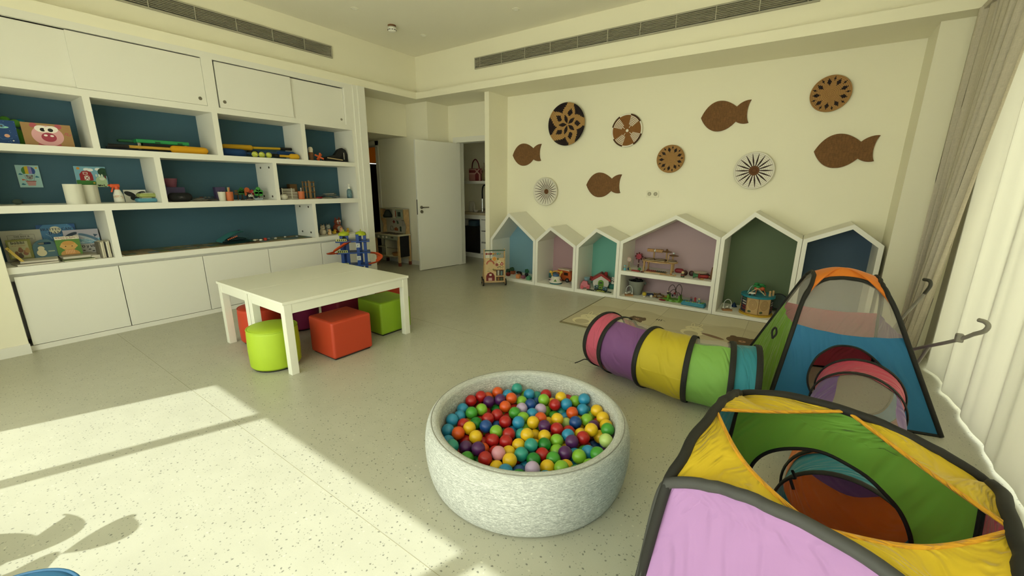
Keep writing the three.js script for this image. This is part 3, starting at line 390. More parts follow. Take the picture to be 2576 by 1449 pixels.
{ // pyramid tent
  const c = V(0.285, 0, -3.475), C = [V(-0.03, 0.004, -2.93), V(0.83, 0.004, -3.16), V(0.6, 0.004, -4.02), V(-0.26, 0.004, -3.79)], T = [V(0.065, 0.68, -3.22), V(0.53, 0.68, -3.25), V(0.51, 0.68, -3.73), V(0.03, 0.69, -3.70)];
  const A = [V(0.285, 0.83, -3.40), V(0.44, 0.84, -3.50), V(0.275, 0.84, -3.60), V(0.10, 0.835, -3.455)], top = V(0.255, 0.885, -3.49);
  const t = thing('pyramid_tent', 'pop-up play tent with blue front, green side and orange top', 'play tent', [c.x, 0, c.z]), L = (p) => p.clone().sub(c);
  const names = [['#1f6f9c', 'blue'], ['#7b4f93', 'purple'], ['#c8485f', 'pink'], ['#6f9e22', 'green']], loops = [];
  for (let i = 0; i < 4; i++) {
    const a = L(C[i]), b = L(C[(i + 1) % 4]), ta = L(T[i]), tb = L(T[(i + 1) % 4]), inward = lerp(a, b, 0.5).setY(0).normalize().negate().multiplyScalar(-1);
    const fp = facePoint(a, b, ta, tb, L(A[i]), inward), hole = [0.5, 0.36, 0.285, 0.30], cut = (s) => 0.79 - 0.04 * Math.sin(s * Math.PI);
    const f = part(t, 'fabric_panel', patch(fp, () => 0, cut, i === 0 ? hole : null), cloth(names[i][0]), null, null, `${names[i][1]} tent fabric`);
    part(t, 'mesh_window', patch(fp, cut, archT), netM, null, null, 'grey see-through mesh');
    const arch = Array.from({ length: 41 }, (_, k) => fp(k / 40, archT(k / 40)));
    part(t, 'piping', tube([a, lerp(a, ta, 0.33), lerp(a, ta, 0.66), ...arch.slice(0, 40).filter((_, k) => k % 2 === 0), arch[40], lerp(b, tb, 0.66), lerp(b, tb, 0.33), b], 0.0135, 90), piping, null, null, 'black edge piping');
    part(t, 'bottom_piping', bar(a.clone().setY(0.008), b.clone().setY(0.008), 0.008), piping);
    if (i === 0) part(f, 'hole_binding', tube(holeLoop(fp, hole), 0.006, 80, true), piping);
    loops.push(...arch.slice(0, 40));
  }
  const n = loops.length, tl = L(top), pos = [], idx = [];
  for (let j = 0; j <= 10; j++) for (let i = 0; i < n; i++) { const k = j / 10, p = lerp(loops[i], tl, k); p.y = loops[i].y + (tl.y - loops[i].y) * Math.sin(k * Math.PI / 2); pos.push(p.x, p.y, p.z); }
  for (let j = 0; j < 10; j++) for (let i = 0; i < n; i++) { const p = j * n + i, q = j * n + (i + 1) % n; idx.push(p, q, q + n, p, q + n, p + n); }
  const g = new THREE.BufferGeometry(); g.setAttribute('position', new THREE.Float32BufferAttribute(pos, 3)); g.setIndex(idx); g.computeVertexNormals(); part(t, 'top_cap', g, cloth('#e8811c'), null, null, 'orange top fabric');
  part(t, 'hanging_loop', tube([L(V(-0.062, 0.42, -3.12)), L(V(-0.07, 0.47, -3.13)), L(V(-0.055, 0.5, -3.12)), L(V(-0.045, 0.46, -3.12)), L(V(-0.062, 0.42, -3.12))], 0.006, 24), piping);
}
{ // cube tent
  const c = V(0.15, 0, -1.237), K = [V(-0.196, 0.635, -1.0), V(0.404, 0.635, -0.842), V(0.496, 0.645, -1.475), V(-0.104, 0.645, -1.633)];   // FL FR BR BL
  const t = thing('cube_tent', 'pop-up cube play tent with yellow top corners, purple and green sides', 'play tent', [c.x, 0, c.z]), L = (p) => p.clone().sub(c);
  const base = K.map((p) => L(p).multiplyScalar(1.22).setY(0.004)), k = K.map(L);
  const cols = [['#ad7fb6', 'light purple'], ['#c24a62', 'pink'], ['#76b03a', 'lime green'], ['#1f86a0', 'blue']], tops = [];
  for (let i = 0; i < 4; i++) {
    const j = (i + 1) % 4, a = base[i], b = base[j], ta = k[i], tb = k[j], m = lerp(ta, tb, 0.5), out = m.clone().setY(0).normalize(), crest = m.clone().setY(0.725).addScaledVector(out, -0.01);
    const fp = facePoint(a, b, ta, tb, crest, out), hole = i === 2 ? [0.52, 0.5, 0.335, 0.34] : null, arch = (s) => 1 + Math.pow(Math.max(0, 1 - Math.pow(Math.abs(2 * s - 1), 2)), 0.8);
    const f = part(t, 'side_panel', patch(fp, () => 0, arch, hole), cloth(cols[i][0]), null, null, `${cols[i][1]} tent fabric`);
    if (hole) part(f, 'hole_binding', tube(holeLoop(fp, hole), 0.0065, 80, true), piping);
    const pts = Array.from({ length: 25 }, (_, q) => fp(q / 24, arch(q / 24))); tops.push(pts);
    part(t, 'piping', tube([a, lerp(a, ta, 0.5), ...pts, lerp(b, tb, 0.5), b], 0.0145, 90), i ? piping : M('#3c3c3a', 0.7), null, null, 'dark edge piping');
    part(t, 'bottom_piping', bar(a.clone().setY(0.008), b.clone().setY(0.008), 0.008), piping);
  }
  for (let i = 0; i < 4; i++) { // corner i: second half of edge i-1, first half of edge i
    const e0 = tops[(i + 3) % 4], e1 = tops[i], outer = [...e0.slice(12), ...e1.slice(1, 13)], n = outer.length - 1, A = outer[0], B = outer[n];
    const inner = (u) => { const p = lerp(A, B, u); const pull = k[i].clone().sub(p); p.addScaledVector(pull, 0.10 * Math.sin(u * Math.PI)); p.y -= 0.012 * Math.sin(u * Math.PI); return p; };
    const o = (u) => { const x = u * n, q = Math.min(n - 1, Math.floor(x)); return lerp(outer[q], outer[q + 1], x - q); };
    const y = part(t, 'corner_panel', surf((u, v) => { const p = lerp(o(u), inner(u), v); p.y += 0.006 * Math.sin(u * 17 + v * 4) * v * (1 - v) * 4; return p; }, 32, 8), cloth('#dcbb1c'), null, null, 'yellow corner fabric');
    part(y, 'hem', tube(Array.from({ length: 13 }, (_, q) => inner(q / 12)), 0.0055, 40), cloth('#e8a81a'), null, null, 'orange-yellow hem');
  }
}
function tunnel(name, label, path, R, cols, rings, meshAt, thick, top) {
  const curve = new THREE.CatmullRomCurve3(path, false, 'centripetal'), c = V(path[0].x, 0, path[0].z), t = thing(name, label, 'play tunnel', [c.x, 0, c.z]), n = cols.length;
  const at = (u, ang) => { const p = curve.getPointAt(Math.min(1, Math.max(0, u))), d = curve.getTangentAt(Math.min(1, Math.max(0, u))), side = V(-d.z, 0, d.x).normalize(), k = u * n, fr = Math.abs(k - Math.round(k)), r = R * (1 - 0.05 * Math.sin(Math.PI * Math.min(0.5, fr)) * (1 + 0.4 * Math.sin(ang * 7 + Math.floor(k) * 2))); return p.clone().addScaledVector(side, r * Math.cos(ang)).add(V(0, r * Math.sin(ang), 0)).sub(c); };
  for (let i = 0; i < n; i++) {
    const u0 = rings[i], u1 = rings[i + 1], net = meshAt.includes(i), n0 = (top ? 0.25 : 0.42) * Math.PI, n1 = (top ? 0.66 : 0.78) * Math.PI, a0 = net ? n1 : 0, a1 = net ? n0 + 2 * Math.PI : 2 * Math.PI;
    part(t, 'fabric_section', surf((u, v) => at(u0 + (u1 - u0) * v, a0 + (a1 - a0) * u), 40, 8), cloth(cols[i][0]), null, null, `${cols[i][1]} fabric section`);
    if (net) part(t, 'mesh_window', surf((u, v) => at(u0 + (u1 - u0) * v, n0 + (n1 - n0) * u), 16, 8), netM, null, null, 'see-through mesh strip');
  }
  rings.forEach((u) => part(t, 'hoop', surf((a, v) => { const g = v * 2 * Math.PI, q = at(u, a * 2 * Math.PI), p = curve.getPointAt(u).sub(c), d = curve.getTangentAt(u), o = q.clone().sub(p).normalize(); return p.addScaledVector(o, R + 0.003 + 0.005 * Math.cos(g)).addScaledVector(d, thick * Math.sin(g)); }, 48, 10), piping, null, null, 'black hoop binding'));
  return { t, c, at, curve };
}
{
  const cols = [['#c9566f', 'pink'], ['#7d4d86', 'purple'], ['#c9b522', 'yellow'], ['#82b552', 'light green'], ['#2a8798', 'blue']], y = 0.225;
  const a = tunnel('play_tunnel', 'five-coloured play tunnel lying between ball pit and mat', [V(-1.15, y, -2.93), V(-1.02, y, -2.87), V(-0.76, y, -2.79), V(-0.495, y, -2.75), V(-0.26, y, -2.785), V(-0.115, y, -2.81)], 0.218, cols, [0, 0.135, 0.395, 0.655, 0.87, 1], [1, 3], 0.018);
  for (const [u, ang] of [[0, -0.75], [0, 2.4]]) { const p = a.at(u, ang), q = a.at(0, -0.2); part(a.t, 'tie_cord', tube([p, p.clone().add(V(-0.03, 0.01, 0.02)), p.clone().add(V(-0.07, -0.015 * (ang < 0 ? 1 : -1), 0.03)), p.clone().add(V(-0.1, ang < 0 ? -0.03 : 0.05, 0.05))], 0.004, 16), piping); }
  const b = tunnel('link_tunnel', 'short play tunnel linking the cube tent and pyramid tent', [V(0.26, y, -1.66), V(0.30, y - 0.003, -2.0), V(0.36, y, -2.6), V(0.405, y, -2.98)], 0.205, [['#1d7f95', 'blue'], ['#cf6a1c', 'orange'], ['#6d4a8c', 'purple'], ['#c03a58', 'pink']], [0, 0.14, 0.42, 0.82, 1], [1, 2], 0.015, true);
  for (const ang of [0.5, 2.5]) { const p = b.at(0, ang); part(b.t, 'tie_cord', tube([p.clone().add(V(0, 0.05, 0.03)), p.clone().add(V(0.012, 0.02, 0.02)), p, p.clone().add(V(0.015, -0.035, 0.01))], 0.0055, 12), piping); }
}

// ---------- play mat ----------
{
  const t = canvasTex(2048, 1024, (g, w, h) => {
    g.fillStyle = '#cbc3a6'; g.fillRect(0, 0, w, h); const s = w / 2.05;
    for (let i = 0; i < 5; i++) for (let j = 0; j < 3; j++) if ((i + j) % 2) { g.fillStyle = '#d2caaf'; g.fillRect(i * w / 5, j * h / 3, w / 5, h / 3); }
    const hill = (y, c, a) => { g.fillStyle = c; g.beginPath(); g.moveTo(0, h); for (let x = 0; x <= w; x += 16) g.lineTo(x, y + 42 * Math.sin(x / 170 + a) + 25 * Math.sin(x / 71 + a * 2)); g.lineTo(w, h); g.fill(); };
    hill(330, '#c2b899', 1); hill(640, '#bdb394', 3.2);
    for (let k = 0; k < 700; k++) { g.fillStyle = 'rgba(70,58,36,0.10)'; g.fillRect(rnd() * w, rnd() * h, 30 * rnd(), 1.5); }
    for (let i = 1; i < 5; i++) line(g, [[i * w / 5, 0], [i * w / 5, h]], '#a1977a', 4); for (let j = 1; j < 3; j++) line(g, [[0, j * h / 3], [w, j * h / 3]], '#a1977a', 3);
    const bunny = (x, y, k) => { for (const d of [-1, 1]) { ell(g, x + d * 28 * k, y - 105 * k, 15 * k, 48 * k, '#dcd3ae', d * 0.2); ell(g, x + d * 28 * k, y - 105 * k, 8 * k, 36 * k, '#b9ae8c', d * 0.2); } ell(g, x, y - 30 * k, 70 * k, 55 * k, '#dcd3ae'); ell(g, x, y + 65 * k, 85 * k, 70 * k, '#dcd3ae'); ell(g, x, y + 85 * k, 55 * k, 48 * k, '#b5aa89'); for (const d of [-1, 1]) line(g, [[x + d * 34 * k, y - 38 * k], [x + d * 20 * k, y - 32 * k]], '#5a4c30', 4); line(g, [[x - 10 * k, y - 18 * k], [x, y - 12 * k], [x + 10 * k, y - 18 * k]], '#5a4c30', 4); };
    const bear = (x, y, k, c) => { for (const d of [-1, 1]) ell(g, x + d * 70 * k, y - 78 * k, 24 * k, 24 * k, c); ell(g, x, y - 20 * k, 112 * k, 76 * k, c); ell(g, x, y + 70 * k, 90 * k, 60 * k, c); ell(g, x, y - 8 * k, 26 * k, 19 * k, '#b58b6c'); ell(g, x, y - 12 * k, 8 * k, 6 * k, '#2a1e14'); };
    bunny(185, 790, 1.35); bear(640, 560, 0.8, '#6a543c'); bunny(1210, 560, 1.2); bear(1650, 640, 1.2, '#5f4730'); ell(g, 420, 900, 110, 60, '#8f6a55', 0.4); bear(1020, 860, 0.7, '#86674c'); ell(g, 1400, 640, 110, 26, '#7d5f48', 0.3);
    word(g, 'HI~', 860, 470, 62, '#3d3320'); word(g, 'HI~', 1840, 470, 62, '#3d3320'); word(g, 'HI~', 700, 800, 50, '#3d3320'); line(g, [[6, 6], [w - 6, 6], [w - 6, h - 6], [6, h - 6], [6, 6]], '#6f6647', 14);
  });
  const m = thing('play_mat', 'beige printed foam play mat in front of the house shelves', 'play mat', [-0.94, 0, -4.29]); m.rotation.y = 0.012;
  const top = new THREE.PlaneGeometry(2.05, 1.23).rotateX(-Math.PI / 2); part(m, 'printed_top', top, print(t, 0.6), [0, 0.0125, 0]); part(m, 'foam', bx(2.06, 0.012, 1.24, 0.003), M('#7d7452', 0.8), [0, 0.006, 0]);
}

// ---------- curtains ----------
const linen = dataTex(256, (x, y) => { const v = 205 + 18 * vnoise(x / 2, y / 30, 128) + 18 * vnoise(x / 30, y / 2, 128) + 10 * hash(x, y); return [v, v * 0.985, v * 0.95]; }, 0.12);
const grayCurtain = new THREE.MeshStandardMaterial({ color: '#d6cfc0', map: linen, roughness: 0.95, side: THREE.DoubleSide }), sheer = MP({ color: '#c6c2b0', roughness: 1, transmission: 0.4, thickness: 0, side: THREE.DoubleSide });
function curtain(name, label, z0, z1, x, folds, amp, mat, hem, taper = 0) {
  const t = thing(name, label, 'curtain', [x, 0, (z0 + z1) / 2]), zc = (z0 + z1) / 2;
  const g = surf((u, v) => { const y = hem + v * (2.66 - hem), ph = u * folds * 2 * Math.PI, k = 0.8 + 0.35 * Math.sin(u * 9.7 + 1); return V(amp * k * Math.sin(ph + 0.5 * Math.sin(v * 2 + u * 5)) + 0.25 * amp * Math.sin(ph * 2.3 + v), y, z0 + (z1 - taper * (2.66 - y) - z0) * u - zc + 0.012 * Math.sin(ph * 2 + v * 3)); }, folds * 16, 20);
  const p = g.attributes.position, uv = g.attributes.uv; for (let i = 0; i < p.count; i++) uv.setXY(i, uv.getX(i) * Math.abs(z1 - z0) * 1.6, p.getY(i));
  part(t, 'drape', g, mat); part(t, 'heading_tape', span(-amp, amp, 2.64, 2.68, z0 - zc, z1 - zc, 0.004), mat);
}
curtain('linen_curtain', 'gathered grey linen curtain beside the right column', -4.73, -3.63, 0.865, 8, 0.05, grayCurtain, 0.02, 0.38);
curtain('sheer_curtain', 'long white sheer curtain hanging along the right wall', -4.72, -0.35, 0.985, 9, 0.02, sheer, 0.015);
// ---------- things on the shelving unit ----------
const Y1 = 1.69, Y2 = 1.21, Y3 = 0.72, R90 = Math.PI / 2;
const facing = (g, lean = 0, yaw = 0) => { g.rotation.order = 'YXZ'; g.rotation.set(-lean, R90 + yaw, 0); return g; };   // local z looks into the room
function panel(name, label, cat, w, h, d, tex, pos, lean, sideHex, group, yaw = 0) {
  const g = facing(thing(name, label, cat, pos, 0, group), lean, yaw); part(g, 'board', span(-w / 2, w / 2, 0, h, -d, -0.001), M(sideHex, 0.7)); part(g, 'print', new THREE.PlaneGeometry(w, h), print(tex), [0, h / 2, 0]); return g;
}
const bg = (c) => (g, w, h) => { g.fillStyle = c; g.fillRect(0, 0, w, h); };
// top row
panel('space_box', 'dark blue toy box printed with rockets and planets', 'box', 0.21, 0.185, 0.15, canvasTex(256, 256, (g, w, h) => { bg('#173f74')(g, w, h); for (let k = 0; k < 40; k++) ell(g, rnd() * w, rnd() * h, 2, 2, '#9fc0dc'); ell(g, 165, 75, 44, 13, '#8fc4b0'); ell(g, 165, 62, 20, 20, '#5a86a8'); ell(g, 165, 64, 8, 9, '#40382e'); ell(g, 185, 165, 18, 18, '#d9a184'); line(g, [[30, 60], [80, 40], [60, 90]], '#8fb4d4', 3); poly(g, [[70, 150], [95, 215], [110, 235], [60, 235], [55, 190]], '#e8e2d4'); ell(g, 218, 215, 6, 6, '#e8e2d4'); line(g, [[120, 160], [150, 205], [210, 190]], '#5f8fbf', 2); }), [-5.33, Y1, -0.46], 0.03, '#173f74');
for (const [x, z, y, hex, l] of [[-5.52, -0.535, 1.86, '#4c8a2c', 'green plush toy with round head behind the space box'], [-5.50, -0.585, 1.84, '#5f9a34', 'lime plush toy between the two printed boxes'], [-5.54, -0.62, 1.85, '#1f6f80', 'teal plush toy behind the pig board']]) { const p = thing('plush_toy', l, 'plush toy', [x, Y1, z], 0, 'plush toys on the top row'); part(p, 'body', lathe([[0, 0], [0.034, 0.005], [0.038, 0.07], [0.022, 0.13], [0, 0.14]], 16), M(hex, 0.95)); part(p, 'head', sph(0.032), M(hex, 0.95), [0, y - Y1 + 0.03, 0]); }
panel('pig_board', 'wooden board painted with a pink pig face', 'puzzle board', 0.285, 0.185, 0.02, canvasTex(512, 332, (g, w, h) => { bg('#a37f52')(g, w, h); for (let k = 0; k < 60; k++) line(g, [[0, k * 6], [w, k * 6 + 6 * rnd()]], 'rgba(90,62,30,0.12)', 2); for (const d of [-1, 1]) { ell(g, 250 + d * 128, 34, 38, 34, '#b0545c', d * 0.6); ell(g, 250 + d * 90, 312, 30, 30, '#b0545c'); } ell(g, 250, 176, 165, 148, '#dba3a6'); for (const d of [-1, 1]) { ell(g, 250 + d * 48, 82, 74, 50, '#efe6dc', -d * 0.15); ell(g, 250 + d * 40, 92, 28, 26, '#120d0c'); } ell(g, 258, 198, 78, 66, '#a2384d'); ell(g, 228, 172, 20, 15, '#f1dfda'); ell(g, 292, 176, 20, 15, '#f1dfda'); line(g, [[430, 150], [448, 118], [470, 128], [452, 150], [478, 158], [500, 142]], '#b0545c', 9); }), [-5.315, Y1, -0.735], 0.12, '#8c6a40', null, -0.04);
function bat(name, label, cat, pos, turn, L, foam, shaft, rF, group) { // foam-headed bat along local x
  const b = thing(name, label, cat, pos, turn, group); const f = L * 0.42; b.rotation.order = 'YXZ';
  part(b, 'foam_head', new THREE.CapsuleGeometry(rF, f - 2 * rF, 6, 18).rotateZ(R90), M(foam, 0.9), [f / 2, rF, 0]); part(b, 'shaft', bar(V(f, rF, 0), V(L * 0.82, rF, 0), 0.014, 12), M(shaft, 0.5)); part(b, 'grip', bar(V(L * 0.82, rF, 0), V(L, rF, 0), 0.017, 12), black); return b;
}
bat('foam_bat', 'yellow foam bat with yellow shaft lying along the shelf edge', 'foam bat', [-5.28, Y1, -1.87], R90 + Math.PI, 0.78, '#d69c12', '#c79c3a', 0.036, 'foam bats on the top row').rotation.y = -R90;
bat('foam_bat', 'blue foam bat with black grip behind the green tray', 'foam bat', [-5.44, Y1, -1.32], R90, 0.57, '#153a66', '#1d4a7c', 0.034, 'foam bats on the top row').position.set(-5.45, Y1, -1.33);
one('bat_grip', 'long blue and black padded stick under the green tray', 'foam bat', merge([bar(V(0, 0, 0), V(0, 0, -0.8), 0.018, 12)]), M('#14233a', 0.7), [-5.37, Y1 + 0.018, -1.09]);
{ const t = thing('green_tray', 'green plastic clip-on tray lying over the bats', 'tray', [-5.36, Y1 + 0.08, -1.5]); part(t, 'top', span(-0.06, 0.06, 0, 0.034, -0.22, 0.2, 0.008), M('#1c8a4a', 0.45)); part(t, 'wing', span(-0.09, -0.03, 0.004, 0.026, 0.18, 0.31, 0.006), M('#0f5c34', 0.45));
  for (const z of [-0.16, 0.02]) part(t, 'notch', span(0.058, 0.063, 0.004, 0.018, z, z + 0.04), M('#0b4526', 0.6)); for (const z of [-0.19, 0.18]) part(t, 'clip', span(0.02, 0.05, -0.06, 0.002, z - 0.012, z + 0.012, 0.004), steel); part(t, 'case', span(-0.05, 0.045, -0.035, 0, -0.16, 0.15), black); part(t, 'leg', span(-0.02, 0.02, -0.075, 0, -0.03, 0.03), black); }
bat('foam_bat', 'blue foam bat with blunt end beside the tennis balls', 'foam bat', [-5.35, Y1, -2.02], R90, 0.6, '#123a6c', '#123a6c', 0.043, 'foam bats on the top row');
bat('foam_bat', 'yellow foam bat with black grip resting on top', 'foam bat', [-5.43, Y1 + 0.075, -2.06], R90, 0.78, '#c99a1a', '#d3aa22', 0.03, 'foam bats on the top row').rotation.z = 0.035;
bat('foam_bat', 'second blue foam bat behind the yellow foam end', 'foam bat', [-5.37, Y1 + 0.03, -2.85], -R90, 0.55, '#123a6c', '#123a6c', 0.034, 'foam bats on the top row');
bat('foam_bat', 'yellow foam bat end near the shelf divider', 'foam bat', [-5.255, Y1, -2.835], -R90, 0.3, '#d2a21a', '#d2a21a', 0.033, 'foam bats on the top row');
{ const g = sph(0.033, 20, 14), m = M('#b9c046', 0.95); for (const [x, y, z] of [[-5.265, 0.033, -2.325], [-5.255, 0.033, -2.395], [-5.26, 0.033, -2.475], [-5.325, 0.033, -2.43]]) { const b = thing('tennis_ball', 'yellow-green tennis ball among the foam bats', 'tennis ball', [x, Y1 + y, z], 0, 'tennis balls on the top row'); part(b, 'felt', g, m); part(b, 'seam', tube(Array.from({ length: 24 }, (_, k) => { const a = k * Math.PI / 12, q = 0.44 * Math.sin(2 * a); return V(Math.cos(a) * Math.cos(q), Math.sin(q) , Math.sin(a) * Math.cos(q)).multiplyScalar(0.033); }), 0.0013, 60, true, 5), M('#e8ead0', 0.8)); } }
{ const f = thing('carved_figure', 'small brown and white carved standing figure', 'figurine', [-5.3, Y1, -3.015]); part(f, 'body', lathe([[0, 0], [0.028, 0], [0.026, 0.05], [0.032, 0.09], [0.018, 0.115], [0, 0.12]], 14), darkwood); part(f, 'head', sph(0.026, 14, 10), M('#cdbfa6', 0.8), [0, 0.135, 0]); part(f, 'hair', lathe([[0, 0.17], [0.02, 0.165], [0.03, 0.14], [0.024, 0.1], [0.02, 0.1]], 12), M('#e2d6c0', 0.9)); }
{ const j = thing('jumping_jack', 'orange plastic six-armed jack toy', 'toy', [-5.29, Y1 + 0.05, -3.12]), m = M('#d2602a', 0.5); part(j, 'core', sph(0.017), m); for (const v of [[1, 0, 0], [-1, 0, 0], [0, 1, 0], [0, -1, 0], [0, 0, 1], [0, 0, -1]]) part(j, 'arm', bar(V(0, 0, 0), V(...v).multiplyScalar(0.058), 0.011, 10), m); j.rotation.set(0.6, 0.4, 0.75); j.position.y = Y1 + 0.052; }
{ const b = thing('racket_bag', 'black racket cover bag with pale lettering on the top row', 'bag', [-5.36, Y1, -3.42]); const s = shp([[-0.2, 0], [0.13, 0], [0.13, 0.1], [0.11, 0.15], [0.07, 0.17], [0.02, 0.15], [-0.05, 0.07], [-0.2, 0.035]]); part(b, 'cover', ext(s, 0.05, 0.01).translate(0, 0.01, -0.025).rotateY(R90), M('#0b0b0c', 0.8)); part(b, 'stripe', span(0.036, 0.039, 0.04, 0.13, -0.085, -0.078), M('#d8d2c4', 0.7)); part(b, 'racket_rim', bar(V(0.045, 0.05, 0.17), V(0.045, 0.03, -0.05), 0.007), M('#cbb486', 0.6)); }
// second row
panel('balloon_picture', 'small canvas of a striped hot-air balloon with a bear', 'picture', 0.136, 0.188, 0.012, canvasTex(256, 354, (g, w, h) => { bg('#9fc4c4')(g, w, h); ['#3f7a3a', '#d0b02c', '#8f7fb4', '#2a4a8a'].forEach((c, i) => { g.save(); g.beginPath(); g.rect(56 + i * 38, 10, 38, 128); g.clip(); ell(g, 132, 90, 76, 76, c); g.restore(); }); g.fillStyle = '#9fc4c4'; g.fillRect(40, 140, 190, 30); line(g, [[70, 135], [100, 250]], '#6b4a30', 3); line(g, [[196, 135], [168, 250]], '#6b4a30', 3); ell(g, 132, 195, 36, 34, '#8f8a86'); ell(g, 104, 168, 14, 14, '#6f6a66'); ell(g, 160, 168, 14, 14, '#6f6a66'); ell(g, 132, 200, 9, 7, '#1c1716'); poly(g, [[78, 250], [190, 250], [176, 326], [96, 326]], '#b98a86'); g.fillStyle = '#7a3a34'; g.fillRect(76, 246, 118, 10); poly(g, [[40, 218], [90, 232], [44, 244]], '#c2603c'); for (const [x, y] of [[40, 146], [214, 186], [46, 306]]) { ell(g, x, y, 24, 10, '#2f6f86'); ell(g, x - 4, y - 9, 12, 10, '#2f6f86'); } ell(g, 226, 40, 14, 14, '#d9a93c'); }), [-5.612, Y2 + 0.14, -0.596], 0, '#cfd6cf', 'canvas pictures in the shelves');
panel('barn_picture', 'small canvas of a red barn with a cow', 'picture', 0.215, 0.188, 0.012, canvasTex(384, 336, (g, w, h) => { bg('#7fb2c4')(g, w, h); ell(g, 50, 34, 20, 20, '#d08a2c'); for (const [x, y] of [[150, 50], [190, 56], [290, 44]]) ell(g, x, y, 40, 24, '#eef0ea'); ell(g, 80, 330, 240, 110, '#3f7a32'); ell(g, 350, 90, 70, 70, '#23482e'); g.fillStyle = '#6a2a26'; g.fillRect(350, 150, 24, 190); poly(g, [[50, 230], [50, 130], [90, 78], [150, 66], [196, 92], [210, 150], [210, 230]], '#9c2426'); g.fillStyle = '#e8e2d4'; g.fillRect(96, 92, 56, 40); g.fillStyle = '#9c2426'; g.fillRect(104, 100, 40, 24); g.fillStyle = '#e8e2d4'; g.fillRect(104, 150, 62, 78); line(g, [[104, 150], [166, 228]], '#9c2426', 8); line(g, [[166, 150], [104, 228]], '#9c2426', 8); ell(g, 305, 240, 70, 84, '#b7cfa0'); g.fillStyle = '#b7cfa0'; g.fillRect(236, 240, 138, 96); ell(g, 318, 200, 34, 26, '#dfe6cf'); for (const x of [255, 290, 325]) ell(g, x, 146, 12, 24, '#dfe6cf'); for (let k = 0; k < 14; k++) ell(g, 245 + rnd() * 110, 300 + rnd() * 30, 9, 6, '#2c2c28'); ell(g, 210, 270, 14, 12, '#d0a030'); }), [-5.612, Y2 + 0.145, -0.99], 0, '#cfd6cf', 'canvas pictures in the shelves');
const roll = (x, z, h, label) => { const r = thing('paper_roll', label, 'paper roll', [x, Y2, z], 0, 'paper rolls on the second row'); part(r, 'paper', lathe([[0.02, 0], [0.061, 0], [0.061, h], [0.02, h], [0.02, 0]], 36), M('#dad8c8', 0.95)); part(r, 'core', lathe([[0.016, 0.002], [0.02, 0.002], [0.02, h - 0.002], [0.016, h - 0.002]], 24), M('#a58a60', 0.9)); return r; };
roll(-5.27, -0.795, 0.172, 'white paper towel roll standing at the shelf edge'); { const r = roll(-5.36, -0.9, 0.165, 'white paper roll with a torn loose sheet'); part(r, 'loose_sheet', surf((u, v) => V(0.063 * Math.cos(-0.6 - u * 1.3) + 0.006 * v, 0.0 + v * (0.155 + 0.03 * u), 0.063 * Math.sin(-0.6 - u * 1.3) - 0.01 * u), 12, 6), MP({ color: '#cfcdbf', roughness: 0.95, side: THREE.DoubleSide })); }
{ const s = thing('spray_bottle', 'white spray bottle with orange trigger', 'bottle', [-5.36, Y2, -1.1], R90); part(s, 'bottle', lathe([[0, 0], [0.036, 0], [0.038, 0.02], [0.036, 0.075], [0.022, 0.115], [0.014, 0.13], [0, 0.13]]), M('#d9d8cc', 0.45)); part(s, 'label_print', lathe([[0.0375, 0.022], [0.0368, 0.07]], 32), print(canvasTex(128, 64, (g, w, h) => { bg('#d5d2c4')(g, w, h); for (let k = 0; k < 40; k++) { g.fillStyle = ['#b5523a', '#c98a3a', '#6f5a48'][k % 3]; g.fillRect(rnd() * w, rnd() * h, 8, 4); } }))); const t = part(s, 'trigger_head', merge([bx(0.07, 0.032, 0.026, 0.008).translate(-0.012, 0.158, 0), cyl(0.016, 0.018, 0.03).translate(0, 0.138, 0), bx(0.012, 0.055, 0.016, 0.004).rotateZ(-0.35).translate(-0.034, 0.125, 0)]), M('#cf4f1c', 0.45)); part(t, 'nozzle', cyl(0.008, 0.008, 0.014, 12).rotateZ(R90), M('#cf4f1c', 0.45), [-0.052, 0.162, 0]); }
panel('drawing_pad', 'white drawing pad with a black butterfly shape', 'drawing pad', 0.17, 0.12, 0.008, canvasTex(256, 180, (g, w, h) => { bg('#d9d8cf')(g, w, h); for (const d of [-1, 1]) { ell(g, 128 + d * 62, 62, 66, 34, '#0f1216', d * -0.45); ell(g, 128 + d * 30, 118, 36, 34, '#0f1216', d * 0.5); } }), [-5.48, Y2, -1.255], 0.16, '#cfcdc2');
{ const w = (p, hex, l, y) => { const g = thing('wet_wipes', l, 'wipes pack', p, 0.1, 'packs of wipes'); const b = bx(0.1, 0.04, 0.155, 0.018); part(g, 'pack', b, M(hex, 0.35), [0, 0.02, 0]); part(g, 'lid', bx(0.06, 0.006, 0.08, 0.003), M('#d8d8c0', 0.4), [0, 0.042, 0]); }; w([-5.40, Y2 + 0.046, -1.325], '#9fa860', 'pale green pack of wipes lying on top of another'); w([-5.37, Y2, -1.30], '#5a9ab0', 'light blue pack of wipes lying flat at the bottom'); }
one('grey_pebble', 'grey-green rounded lump on the second row', 'toy', sph(0.03, 16, 12).scale(1, 0.75, 1), M('#4f5f58', 0.9), [-5.48, Y2 + 0.0215, -0.478]);
{ const s = thing('bluetooth_speaker', 'black portable speaker with raised lettering', 'speaker', [-5.30, Y2, -1.56], R90); part(s, 'body', new THREE.CapsuleGeometry(0.044, 0.12, 8, 28).rotateZ(R90), M('#070708', 0.85), [0, 0.046, 0]); part(s, 'logo', new THREE.PlaneGeometry(0.06, 0.026), new THREE.MeshStandardMaterial({ map: canvasTex(128, 56, (g, w, h) => { bg('#070708')(g, w, h); word(g, 'JBL', 64, 28, 46, '#5a5a58'); }), roughness: 0.6 }), [-0.0, 0.046, 0.0446]); }
